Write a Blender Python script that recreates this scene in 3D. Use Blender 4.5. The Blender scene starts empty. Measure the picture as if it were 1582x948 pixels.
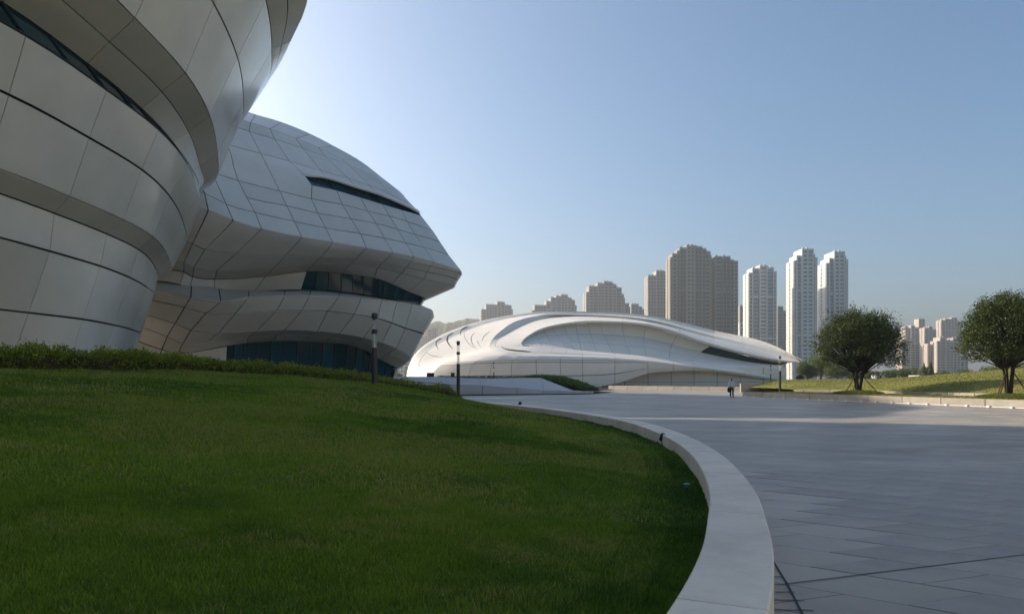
import bpy, math, random
import numpy as np
from mathutils import Vector
R = math.radians
rng = np.random.default_rng(7)
random.seed(7)
sc = bpy.context.scene
COL = sc.collection

# ------------------------------------------------------------------ camera, sky, sun
F, UC, VH, HC = 1055.0, 791.0, 585.0, 1.7          # focal length in photo pixels, centre column, horizon row, eye height
cam_d = bpy.data.cameras.new('camera'); cam = bpy.data.objects.new('camera', cam_d); COL.objects.link(cam)
cam.location = (0, 0, HC); cam.rotation_euler = (R(90), 0, 0)
cam_d.sensor_width = 36; cam_d.lens = 36 * F / 1582; cam_d.shift_y = (VH - 474) / 1582
cam_d.clip_start = 0.1; cam_d.clip_end = 20000
sc.camera = cam
SUN_EL, SUN_AZ = R(26.5), R(-58.7)                      # azimuth measured from +Y towards +X
sdir = Vector((math.sin(SUN_AZ) * math.cos(SUN_EL), math.cos(SUN_AZ) * math.cos(SUN_EL), math.sin(SUN_EL)))
w = bpy.data.worlds.new('World'); sc.world = w; w.use_nodes = True
nt = w.node_tree
sky = nt.nodes.new('ShaderNodeTexSky'); sky.sky_type = 'NISHITA'; sky.sun_disc = False
sky.sun_elevation = SUN_EL; sky.sun_rotation = SUN_AZ
sky.air_density = 1.02; sky.dust_density = 2.9; sky.ozone_density = 4.0; sky.altitude = 50
hs = nt.nodes.new('ShaderNodeHueSaturation'); hs.inputs['Saturation'].default_value = 1.01; hs.inputs['Hue'].default_value = 0.493; hs.inputs['Value'].default_value = 1.20
nt.links.new(sky.outputs[0], hs.inputs['Color']); nt.links.new(hs.outputs[0], nt.nodes['Background'].inputs[0]); nt.nodes['Background'].inputs[1].default_value = 0.062
sun_d = bpy.data.lights.new('sun', 'SUN'); sun_d.energy = 2.8; sun_d.angle = R(0.6); sun_d.color = (1.0, 0.88, 0.72)
sun = bpy.data.objects.new('sun', sun_d); COL.objects.link(sun)
sun.rotation_euler = (-sdir).to_track_quat('-Z', 'Y').to_euler(); sun.location = (-60, 30, 80)
sc.view_settings.view_transform = 'Standard'; sc.view_settings.look = 'None'
sc.view_settings.exposure = 1.24; sc.view_settings.gamma = 1.0; sc.view_settings.use_curve_mapping = False
sc.render.engine = 'CYCLES'
sc.cycles.use_denoising = True
sc.cycles.max_bounces = 6; sc.cycles.diffuse_bounces = 3; sc.cycles.glossy_bounces = 3; sc.cycles.volume_bounces = 0
sc.cycles.transparent_max_bounces = 8; sc.cycles.caustics_reflective = False; sc.cycles.caustics_refractive = False

# ------------------------------------------------------------------ helpers
def P(u, v, d):                                     # photo pixel at a known depth
    return np.array(((u - UC) / F * d, d, HC + (VH - v) / F * d))
def PZ(u, v, z):                                    # photo pixel on the level z
    return P(u, v, (z - HC) * F / (VH - v))
def tag(o, label=None, cat=None, group=None, kind=None):
    if label: o['label'] = label
    if cat: o['category'] = cat
    if group: o['group'] = group
    if kind: o['kind'] = kind
    return o
def empty(name, loc=(0, 0, 0), rz=0):
    o = bpy.data.objects.new(name, None); COL.objects.link(o); o.location = loc; o.rotation_euler[2] = rz
    o.empty_display_size = 0.2
    return o
def link(name, me, parent=None):
    o = bpy.data.objects.new(name, me); COL.objects.link(o)
    if parent is not None:
        o.parent = parent
        o.matrix_parent_inverse = parent_inv(parent)
    return o
def parent_inv(p):
    from mathutils import Matrix
    m = Matrix.Translation(p.location) @ Matrix.Rotation(p.rotation_euler[2], 4, 'Z')
    return m.inverted() if p.parent is None else Matrix.Identity(4)
def mesh(name, V, Fc, mat, parent=None, smooth=False, local=False):
    me = bpy.data.meshes.new(name)
    me.from_pydata([tuple(map(float, v)) for v in V], [], [tuple(int(i) for i in f) for f in Fc])
    me.materials.append(mat)
    if smooth: me.polygons.foreach_set('use_smooth', [True] * len(me.polygons))
    me.update()
    o = bpy.data.objects.new(name, me); COL.objects.link(o)
    if parent is not None:
        o.parent = parent
        if not local: o.matrix_parent_inverse = parent_inv(parent)
    return o
def fastmesh(name, V, quads=None, tris=None, mat=None, parent=None, cols=None, smooth=False, local=False):
    me = bpy.data.meshes.new(name)
    V = np.asarray(V, dtype=np.float32)
    me.vertices.add(len(V)); me.vertices.foreach_set('co', V.ravel())
    idx, tot = [], []
    if quads is not None and len(quads): idx.append(np.asarray(quads).ravel()); tot.append(np.full(len(quads), 4))
    if tris is not None and len(tris): idx.append(np.asarray(tris).ravel()); tot.append(np.full(len(tris), 3))
    idx = np.concatenate(idx).astype(np.int32); tot = np.concatenate(tot).astype(np.int32)
    st = np.concatenate(([0], np.cumsum(tot)[:-1])).astype(np.int32)
    me.loops.add(len(idx)); me.loops.foreach_set('vertex_index', idx)
    me.polygons.add(len(tot)); me.polygons.foreach_set('loop_start', st); me.polygons.foreach_set('loop_total', tot)
    if smooth: me.polygons.foreach_set('use_smooth', np.ones(len(tot), dtype=bool))
    if cols is not None:
        a = me.attributes.new('tone', 'FLOAT', 'POINT'); a.data.foreach_set('value', np.asarray(cols, dtype=np.float32))
    me.materials.append(mat); me.update(calc_edges=True)
    o = bpy.data.objects.new(name, me); COL.objects.link(o)
    if parent is not None:
        o.parent = parent
        if not local: o.matrix_parent_inverse = parent_inv(parent)
    return o
class MB:                                           # collects boxes, prisms and tubes into one mesh
    def __init__(s): s.V, s.F = [], []
    def add(s, V, Fc):
        n = len(s.V); s.V += [tuple(map(float, v)) for v in V]; s.F += [tuple(i + n for i in f) for f in Fc]; return s
    def box(s, x0, x1, y0, y1, z0, z1):
        V = [(x0,y0,z0),(x1,y0,z0),(x1,y1,z0),(x0,y1,z0),(x0,y0,z1),(x1,y0,z1),(x1,y1,z1),(x0,y1,z1)]
        return s.add(V, [(0,3,2,1),(4,5,6,7),(0,1,5,4),(1,2,6,5),(2,3,7,6),(3,0,4,7)])
    def tube(s, pts, rad, n=8, caps=True):
        pts = [np.asarray(p, float) for p in pts]; V = []; up = np.array((0.13, 0.27, 1.0))
        for i, p in enumerate(pts):
            t = pts[min(i + 1, len(pts) - 1)] - pts[max(i - 1, 0)]; t = t / (np.linalg.norm(t) + 1e-9)
            a = np.cross(t, up if abs(t[2]) < 0.95 else (1, 0, 0)); a /= np.linalg.norm(a) + 1e-9; b = np.cross(t, a)
            r = rad[i] if hasattr(rad, '__len__') else rad
            V += [p + r * (math.cos(q) * a + math.sin(q) * b) for q in np.arange(n) * 2 * math.pi / n]
        Fc = [(i*n+j, i*n+(j+1) % n, (i+1)*n+(j+1) % n, (i+1)*n+j) for i in range(len(pts)-1) for j in range(n)]
        if caps: Fc += [tuple(range(n))[::-1], tuple(range((len(pts)-1)*n, len(pts)*n))]
        return s.add(V, Fc)
    def lathe(s, prof, n=16, c=(0, 0)):             # prof: (radius, z)
        V = [(c[0] + r * math.cos(2*math.pi*j/n), c[1] + r * math.sin(2*math.pi*j/n), z) for r, z in prof for j in range(n)]
        Fc = [(i*n+j, i*n+(j+1) % n, (i+1)*n+(j+1) % n, (i+1)*n+j) for i in range(len(prof)-1) for j in range(n)]
        Fc += [tuple(range(n))[::-1], tuple(range((len(prof)-1)*n, len(prof)*n))]
        return s.add(V, Fc)
    def build(s, name, mat, parent=None, smooth=False, local=False): return mesh(name, s.V, s.F, mat, parent, smooth, local)

# ------------------------------------------------------------------ materials
def nodes(m):
    m.use_nodes = True
    return m.node_tree.nodes, m.node_tree.links, m.node_tree.nodes['Principled BSDF']
def mat(name, col, rough=0.6, spec=0.4, var=0.0, vscale=1.0, bump=0.0, bscale=20.0, obj_rand=0.0, col2=None, metal=0.0, detail=4.0, coat=0.0, stretch=None):
    m = bpy.data.materials.new(name); N, L, b = nodes(m)
    b.inputs['Roughness'].default_value = rough; b.inputs['Specular IOR Level'].default_value = spec; b.inputs['Metallic'].default_value = metal
    b.inputs['Coat Weight'].default_value = coat; b.inputs['Coat Roughness'].default_value = 0.16; b.inputs['Coat IOR'].default_value = 1.6
    c1 = tuple(col) + (1,); b.inputs['Base Color'].default_value = c1
    tc = N.new('ShaderNodeTexCoord'); src = None
    vec = tc.outputs['Object']
    if stretch:
        mp = N.new('ShaderNodeMapping'); mp.inputs['Scale'].default_value = stretch; L.new(vec, mp.inputs[0]); vec = mp.outputs[0]
    if var or col2:
        n = N.new('ShaderNodeTexNoise'); n.inputs['Scale'].default_value = vscale; n.inputs['Detail'].default_value = detail
        n.inputs['Roughness'].default_value = 0.62
        L.new(vec, n.inputs['Vector'])
        r = N.new('ShaderNodeValToRGB'); L.new(n.outputs[0], r.inputs[0])
        r.color_ramp.elements[0].position = 0.3; r.color_ramp.elements[1].position = 0.7
        if col2: r.color_ramp.elements[0].color = c1; r.color_ramp.elements[1].color = tuple(col2) + (1,)
        else:
            r.color_ramp.elements[0].color = tuple(x * (1 - var) for x in col) + (1,); r.color_ramp.elements[1].color = tuple(min(1, x * (1 + var)) for x in col) + (1,)
        src = r.outputs[0]
    if obj_rand:
        oi = N.new('ShaderNodeObjectInfo'); mr = N.new('ShaderNodeMapRange')
        mr.inputs['To Min'].default_value = 1 - obj_rand; mr.inputs['To Max'].default_value = 1 + obj_rand
        L.new(oi.outputs['Random'], mr.inputs['Value'])
        hs = N.new('ShaderNodeHueSaturation'); L.new(mr.outputs[0], hs.inputs['Value'])
        if src is not None: L.new(src, hs.inputs['Color'])
        else: hs.inputs['Color'].default_value = c1
        src = hs.outputs[0]
    if src is not None: L.new(src, b.inputs['Base Color'])
    if bump:
        n2 = N.new('ShaderNodeTexNoise'); n2.inputs['Scale'].default_value = bscale; n2.inputs['Detail'].default_value = 6
        L.new(vec, n2.inputs['Vector'])
        bp = N.new('ShaderNodeBump'); bp.inputs['Strength'].default_value = bump; bp.inputs['Distance'].default_value = 0.05
        L.new(n2.outputs[0], bp.inputs['Height']); L.new(bp.outputs[0], b.inputs['Normal'])
    return m
def leafmat(name, dark, light, trans=0.25, rough=0.5, mid=None):
    m = bpy.data.materials.new(name); N, L, b = nodes(m)
    a = N.new('ShaderNodeAttribute'); a.attribute_name = 'tone'
    r = N.new('ShaderNodeValToRGB'); r.color_ramp.elements[0].color = tuple(dark) + (1,); r.color_ramp.elements[1].color = tuple(light) + (1,)
    if mid: e = r.color_ramp.elements.new(0.6); e.color = tuple(mid) + (1,)
    L.new(a.outputs['Fac'], r.inputs[0]); L.new(r.outputs[0], b.inputs['Base Color'])
    b.inputs['Roughness'].default_value = rough; b.inputs['Specular IOR Level'].default_value = 0.25
    t = N.new('ShaderNodeBsdfTranslucent'); L.new(r.outputs[0], t.inputs[0])
    mx = N.new('ShaderNodeMixShader'); mx.inputs[0].default_value = trans
    L.new(b.outputs[0], mx.inputs[1]); L.new(t.outputs[0], mx.inputs[2]); L.new(mx.outputs[0], N['Material Output'].inputs[0])
    return m
M = {}
M['panel'] = mat('white_grc_panel', (0.68, 0.65, 0.58), 0.30, 0.5, var=0.06, vscale=0.6, bump=0.015, bscale=2.2, obj_rand=0.045, coat=0.9)
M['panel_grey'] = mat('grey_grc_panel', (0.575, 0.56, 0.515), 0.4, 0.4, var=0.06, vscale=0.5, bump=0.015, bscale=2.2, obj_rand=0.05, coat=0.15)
M['panel_far'] = mat('white_grc_panel_dome', (0.78, 0.735, 0.655), 0.5, 0.4, var=0.035, vscale=0.3, obj_rand=0.02)
M['joint'] = mat('dark_joint', (0.035, 0.035, 0.033), 0.7, 0.2)
M['glass'] = mat('teal_glass', (0.012, 0.05, 0.066), 0.05, 0.22, obj_rand=0.4)
M['mullion'] = mat('dark_mullion', (0.03, 0.035, 0.04), 0.4, 0.4)
M['dark'] = mat('dark_recess', (0.02, 0.02, 0.022), 0.6, 0.3)
M['pole'] = mat('charcoal_pole', (0.028, 0.028, 0.032), 0.45, 0.4, var=0.15, vscale=6)
M['lampglass'] = mat('lamp_frosted_glass', (0.62, 0.66, 0.68), 0.12, 0.6)
M['kerb'] = mat('pale_granite_kerb', (0.74, 0.66, 0.555), 0.62, 0.35, var=0.15, vscale=1.6, bump=0.10, bscale=60, obj_rand=0.06, detail=10)
M['kerb_tan'] = mat('tan_granite_kerb', (0.40, 0.36, 0.29), 0.7, 0.3, var=0.12, vscale=1.6, bump=0.12, bscale=30, obj_rand=0.06, detail=8)
M['plinth'] = mat('plinth_stone', (0.46, 0.46, 0.455), 0.6, 0.35, var=0.06, vscale=0.8, obj_rand=0.03)
M['soil'] = mat('soil', (0.05, 0.04, 0.028), 0.9, 0.2, var=0.4, vscale=8)
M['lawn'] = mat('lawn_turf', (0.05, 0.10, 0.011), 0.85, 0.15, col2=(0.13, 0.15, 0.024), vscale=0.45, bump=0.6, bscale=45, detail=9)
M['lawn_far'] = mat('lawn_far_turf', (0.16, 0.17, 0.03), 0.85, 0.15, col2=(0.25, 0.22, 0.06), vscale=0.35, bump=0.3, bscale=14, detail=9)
M['ground'] = mat('distant_ground', (0.08, 0.11, 0.03), 0.9, 0.1, col2=(0.11, 0.11, 0.07), vscale=0.01)
M['hill'] = mat('forested_hill', (0.03, 0.055, 0.025), 0.9, 0.1, col2=(0.055, 0.08, 0.04), vscale=0.02, bump=1.0, bscale=0.05)
M['bark'] = mat('bark', (0.035, 0.028, 0.022), 0.85, 0.2, var=0.35, vscale=9, bump=0.4, bscale=25)
M['wood'] = mat('prop_wood', (0.10, 0.055, 0.032), 0.75, 0.2, var=0.25, vscale=5)
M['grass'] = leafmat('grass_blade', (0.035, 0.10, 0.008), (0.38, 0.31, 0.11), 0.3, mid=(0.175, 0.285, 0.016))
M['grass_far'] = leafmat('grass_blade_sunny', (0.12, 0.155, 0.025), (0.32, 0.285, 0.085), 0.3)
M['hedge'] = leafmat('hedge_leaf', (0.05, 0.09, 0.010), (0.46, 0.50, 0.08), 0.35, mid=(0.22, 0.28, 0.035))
M['hedge_dark'] = leafmat('hedge_leaf_dark', (0.035, 0.08, 0.012), (0.13, 0.22, 0.035), 0.3)
M['leaf'] = leafmat('tree_leaf', (0.035, 0.055, 0.012), (0.20, 0.20, 0.045), 0.35, mid=(0.08, 0.11, 0.024))
M['leaf2'] = leafmat('shrub_leaf', (0.05, 0.085, 0.02), (0.20, 0.24, 0.05), 0.3)

# ------------------------------------------------------------------ plaza paving
AX = np.array((0.944, 0.330)); BX = np.array((0.80, -0.60))      # the two joint directions of the slanted pavers
NA = np.array((-0.330, 0.944)); NB = np.array((0.60, 0.80))
TW, TL = 0.67, 0.72
ORG = np.array((2.28, 5.66))
def paving_mat():
    m = bpy.data.materials.new('plaza_paving'); N, L, b = nodes(m)
    tc = N.new('ShaderNodeTexCoord'); sx = N.new('ShaderNodeSeparateXYZ'); L.new(tc.outputs['Object'], sx.inputs[0])
    def mt(op, a, c=None):
        n = N.new('ShaderNodeMath'); n.operation = op
        for i, x in enumerate((a, c)):
            if x is None: continue
            if isinstance(x, (int, float)): n.inputs[i].default_value = x
            else: L.new(x, n.inputs[i])
        return n.outputs[0]
    def lin(nx, ny, per):
        o = -(ORG[0] * nx + ORG[1] * ny) / per
        return mt('ADD', mt('ADD', mt('MULTIPLY', sx.outputs[0], nx / per), mt('MULTIPLY', sx.outputs[1], ny / per)), o)
    t = lin(NB[0], NB[1], TW); row = mt('FLOOR', t)
    s = mt('ADD', lin(NA[0], NA[1], TL), mt('MULTIPLY', mt('MODULO', mt('ABSOLUTE', row), 2.0), 0.5)); cell = mt('FLOOR', s)
    def edge(x, wd):
        f = mt('FRACT', x); d = mt('MINIMUM', f, mt('SUBTRACT', 1.0, f)); return mt('LESS_THAN', d, wd)
    jm = mt('MAXIMUM', edge(t, 0.0085), edge(s, 0.008))
    cb = N.new('ShaderNodeCombineXYZ'); L.new(row, cb.inputs[0]); L.new(cell, cb.inputs[1])
    wn = N.new('ShaderNodeTexWhiteNoise'); wn.noise_dimensions = '2D'; L.new(cb.outputs[0], wn.inputs['Vector'])
    n1 = N.new('ShaderNodeTexNoise'); n1.inputs['Scale'].default_value = 0.35; n1.inputs['Detail'].default_value = 8; n1.inputs['Roughness'].default_value = 0.65
    L.new(tc.outputs['Object'], n1.inputs['Vector'])
    n2 = N.new('ShaderNodeTexNoise'); n2.inputs['Scale'].default_value = 60; n2.inputs['Detail'].default_value = 3; L.new(tc.outputs['Object'], n2.inputs['Vector'])
    mp = N.new('ShaderNodeMapping'); mp.inputs['Scale'].default_value = (0.05, 0.22, 1); mp.inputs['Rotation'].default_value = (0, 0, R(-12)); L.new(tc.outputs['Object'], mp.inputs[0])
    n3 = N.new('ShaderNodeTexNoise'); n3.inputs['Scale'].default_value = 1.0; n3.inputs['Detail'].default_value = 7; n3.inputs['Roughness'].default_value = 0.6; L.new(mp.outputs[0], n3.inputs['Vector'])
    val = mt('ADD', mt('MULTIPLY', mt('SUBTRACT', n3.outputs[0], 0.5), 0.55), mt('ADD', mt('ADD', mt('MULTIPLY', wn.outputs['Value'], 0.24), mt('MULTIPLY', n1.outputs[0], 0.9)), mt('MULTIPLY', n2.outputs[0], 0.25)))
    r = N.new('ShaderNodeValToRGB'); L.new(val, r.inputs[0])
    r.color_ramp.elements[0].position = 0.35; r.color_ramp.elements[0].color = (0.18, 0.16, 0.136, 1)
    r.color_ramp.elements[1].position = 1.05; r.color_ramp.elements[1].color = (0.45, 0.40, 0.335, 1)
    mx = N.new('ShaderNodeMixRGB'); L.new(jm, mx.inputs[0]); L.new(r.outputs[0], mx.inputs[1]); mx.inputs[2].default_value = (0.07, 0.068, 0.062, 1)
    L.new(mx.outputs[0], b.inputs['Base Color'])
    rr = N.new('ShaderNodeMapRange'); L.new(n3.outputs[0], rr.inputs[0]); rr.inputs['From Min'].default_value = 0.3; rr.inputs['From Max'].default_value = 0.7
    rr.inputs['To Min'].default_value = 0.28; rr.inputs['To Max'].default_value = 0.66
    L.new(rr.outputs[0], b.inputs['Roughness']); b.inputs['Specular IOR Level'].default_value = 0.4
    bp = N.new('ShaderNodeBump'); bp.inputs['Strength'].default_value = 0.12; bp.inputs['Distance'].default_value = 0.01
    L.new(n2.outputs[0], bp.inputs['Height']); L.new(bp.outputs[0], b.inputs['Normal'])
    return m
M['paving'] = paving_mat()
g = mesh('ground', [(-3500,-300,-0.06),(3500,-300,-0.06),(3500,5500,-0.06),(-3500,5500,-0.06)], [(0,1,2,3)], M['ground']); g['kind'] = 'structure'
plaza = mesh('plaza', [(-60,-25,0),(75,-25,0),(75,128,0),(-60,128,0)], [(0,1,2,3)], M['paving']); plaza['kind'] = 'structure'

# kerb outline (outer top edge), fitted to an arc-like curve on the plan
KO = np.array([(-9,-5.2),(-5,-3.2),(-2.2,-1.2),(-0.4,0.7),(0.65,2.2),(1.36,3.63),(1.86,4.85),(2.28,6.13),(2.66,7.4),(3.02,8.9),(3.43,11),(3.75,13.5),(3.92,16.5),(3.86,19.6),(3.42,22.8),(2.68,25.9),(1.85,28.8),(0.35,33),(-2.0,38.5),(-4.6,43.5),(-7.5,48.5)])
def resample(pts, n=None, step=None):
    pts = np.asarray(pts, float)
    d = np.concatenate(([0], np.cumsum(np.linalg.norm(np.diff(pts[:, :2], axis=0), axis=1))))
    m = np.zeros_like(pts)
    m[1:-1] = ((pts[2:] - pts[1:-1]) / (d[2:] - d[1:-1])[:, None] + (pts[1:-1] - pts[:-2]) / (d[1:-1] - d[:-2])[:, None]) / 2
    m[0] = (pts[1] - pts[0]) / (d[1] - d[0]); m[-1] = (pts[-1] - pts[-2]) / (d[-1] - d[-2])
    if n is None: n = int(d[-1] / step) + 1
    q = np.linspace(0, d[-1], n); i = np.clip(np.searchsorted(d, q, side='right') - 1, 0, len(d) - 2)
    h = (d[i+1] - d[i])[:, None]; t = ((q - d[i]) / (d[i+1] - d[i]))[:, None]
    return pts[i]*(2*t**3-3*t**2+1) + m[i]*h*(t**3-2*t**2+t) + pts[i+1]*(-2*t**3+3*t**2) + m[i+1]*h*(t**3-t**2)
ko = resample(KO, step=0.2)
tn = np.gradient(ko, axis=0); tn /= np.linalg.norm(tn, axis=1)[:, None]
left = np.stack((-tn[:, 1], tn[:, 0]), 1)                        # towards the lawn
ki = ko + left * 0.5
def in_kerb_or_lawn(p, pad=0.0):
    i = np.argmin(((ko - p) ** 2).sum(1)); return ((p - ko[i]) * left[i]).sum() > -pad
kerb_root = empty('curved_kerb', (2.3, 6.1, 0)); tag(kerb_root, 'pale granite kerb wall curving round the shaded foreground lawn', 'kerb')
ZT = 0.45
def kerb_block(i0, i1, name, parent, m, a, b, zt, zb, gap=0.006):
    ii = np.arange(i0, i1 + 1); A, B = a[ii].copy(), b[ii].copy()
    A[0] += (A[1]-A[0]) * gap / 0.2; B[0] += (B[1]-B[0]) * gap / 0.2; A[-1] += (A[-2]-A[-1]) * gap / 0.2; B[-1] += (B[-2]-B[-1]) * gap / 0.2
    c = 0.012; n = len(ii); off = (B - A) / np.linalg.norm(B - A, axis=1)[:, None]
    rings = [(A, zb), (A, zt - c), (A + off*c, zt), (B - off*c, zt), (B, zt - c), (B, zb)]
    V = [(p[0], p[1], z) for ring, z in rings for p in ring]; k = len(rings)
    Fc = [(r*n+j, r*n+j+1, (r+1)*n+j+1, (r+1)*n+j) for r in range(k-1) for j in range(n-1)]
    Fc += [tuple(r*n for r in range(k)), tuple(r*n+n-1 for r in range(k))[::-1]]
    return mesh(name, V, Fc, m, parent)
i = 0
while i < len(ko) - 5:
    stp = 14; j = min(i + stp, len(ko) - 1)
    if ko[i][1] > 37: break
    kerb_block(i, j, 'kerb_stone', kerb_root, M['kerb'], ko, ki, ZT, -0.02, gap=0.009); i = j
# separate pavers close to the camera (further off the plaza material carries on the same joints)
tiles = []
for r_ in range(-14, 26):
    for c_ in range(-22, 24):
        t0, s0 = r_ * TW, (c_ - 0.5 * (abs(r_) % 2)) * TL
        A2 = np.array((NB, NA)); ctr = ORG + np.linalg.solve(A2, np.array((t0 + TW/2, s0 + TL/2)))
        if not (4.0 < ctr[1] < 12.5) or ctr[0] > 0.86 * ctr[1] or ctr[0] < 1: continue
        cs = [ORG + np.linalg.solve(A2, np.array((t0 + (TW-0.010)*a + 0.005, s0 + (TL-0.010)*b_ + 0.005))) for a, b_ in ((0,0),(1,0),(1,1),(0,1))]
        if any(in_kerb_or_lawn(p, 0.32) for p in cs): continue
        tiles.append((ctr, cs))
tile_me = None
for ctr, cs in tiles:
    if tile_me is None:
        V = []
        for z, k in ((-0.02, 1.0), (0.002, 1.0), (0.004, 0.994)): V += [((p - ctr)[0]*k, (p - ctr)[1]*k, z) for p in cs]
        Fc = [(8,9,10,11)] + [(l*4+a, l*4+(a+1) % 4, (l+1)*4+(a+1) % 4, (l+1)*4+a) for l in range(2) for a in range(4)]
        o0 = mesh('paver', V, Fc, mat('paver_stone', (0.305, 0.275, 0.235), 0.48, 0.4, var=0.2, vscale=1.3, bump=0.10, bscale=90, obj_rand=0.10, detail=9)); tile_me = o0.data; o = o0
        if o.data.polygons[0].normal.z < 0: o.data.flip_normals()
    else: o = bpy.data.objects.new('paver', tile_me); COL.objects.link(o)
    o.parent = plaza; o.location = (ctr[0], ctr[1], 0)
# expansion joints and the drain strip by the kerb
def ribbon(mb, pts, wd, z):
    pts = np.asarray(pts, float); t = np.gradient(pts, axis=0); t /= np.linalg.norm(t, axis=1)[:, None]; n = np.stack((-t[:, 1], t[:, 0]), 1) * wd / 2
    V = [(p[0], p[1], z) for p in pts - n] + [(p[0], p[1], z) for p in pts + n]; k = len(pts)
    mb.add(V, [(j, j+1, k+j+1, k+j) for j in range(k-1)])
for pts, wd in (([ORG - AX*0.02, ORG + AX*14], 0.016), ([(2.55,6.9),(2.5,6.67),(2.27,5.62),(2.1,4.94),(1.7,3.8),(1.2,2.8)], 0.018), ([(7.0,15.85),(26,20.4)], 0.02)):
    mb = MB(); ribbon(mb, pts, wd, 0.0075); j_ = mb.build('expansion_joint', M['dark'], plaza)
for v_, ln in ((891, 0.09), (902.5, 0.15), (914.5, 0.20), (927, 0.25), (942.5, 0.29)):
    d_ = HC * F / (v_ - VH); i = np.argmin(abs(ko[:, 1] - d_) + (ko[:, 0] < 0) * 9); x0 = ko[i][0] + 0.01
    mb = MB(); mb.add([(x0, d_-0.008, 0.006), (x0+ln, d_-0.012, 0.006), (x0+ln, d_+0.004, 0.006), (x0, d_+0.008, 0.006)], [(0,1,2,3)]); mb.build('drain_slot', M['dark'], plaza)

# ------------------------------------------------------------------ foreground lawn
CR = np.array([(-22,-8,1.3),(-19,0,1.5),(-16.8,7,1.75),(-15,12.5,1.88),(-13.5,18,1.90),(-12.3,22,1.96),(-10.4,28,1.78),(-8.3,33,1.55),(-6.6,37,1.14),(-4.6,41.5,0.72),(-3.3,44.5,0.50),(-4.6,48.0,0.35)])
NLA, NLT = 150, 60
kin = resample(ki, NLA); cre = resample(CR, NLA)
tt = np.linspace(0, 1.22, NLT)
def lawn_pt(a, t):                                               # a: array of fractional indices along, t: 0 at kerb .. 1 at the crest
    i = np.clip(a.astype(int), 0, NLA - 2); f = (a - i)[:, None]
    k = kin[i]*(1-f) + kin[i+1]*f; c = cre[i]*(1-f) + cre[i+1]*f
    xy = k + (c[:, :2] - k) * t[:, None]; tc_ = np.clip(t, 0, 1)
    e = np.sin(tc_ * math.pi / 2) ** 1.25
    z = 0.24 + (c[:, 2] - 0.24) * e - np.clip(t - 1, 0, 1) * 3.0
    z = z + 0.02*np.sin(xy[:, 0]*1.7 + xy[:, 1]*0.6) + 0.015*np.sin(xy[:, 1]*2.3 - xy[:, 0]) - 0.05*np.exp(-(t*8)**2)
    return np.column_stack((xy, z))
aa, tg = np.meshgrid(np.arange(NLA - 1e-6, step=1.0), tt, indexing='ij')
LV = lawn_pt(np.minimum(aa.ravel(), NLA - 1.001), tg.ravel())
na = aa.shape[0]
LQ = [(i*NLT+j, (i+1)*NLT+j, (i+1)*NLT+j+1, i*NLT+j+1) for i in range(na-1) for j in range(NLT-1)]
LD = [tt[j]*np.hypot(*(cre[i, :2] - kin[i])) for i in range(na-1) for j in range(NLT-1)]
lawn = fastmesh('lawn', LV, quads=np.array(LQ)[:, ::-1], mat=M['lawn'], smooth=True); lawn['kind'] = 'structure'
def vnoise(x, y, s, seed=0):                                     # cheap smooth value noise
    x = x * s + seed * 17.3; y = y * s + seed * 9.1
    xi, yi = np.floor(x), np.floor(y); xf, yf = x - xi, y - yi
    h = lambda a, b: np.modf(np.abs(np.sin(a * 127.1 + b * 311.7 + seed) * 43758.5453))[0]
    u_, v_ = xf*xf*(3-2*xf), yf*yf*(3-2*yf)
    return (h(xi, yi)*(1-u_) + h(xi+1, yi)*u_)*(1-v_) + (h(xi, yi+1)*(1-u_) + h(xi+1, yi+1)*u_)*v_
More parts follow.
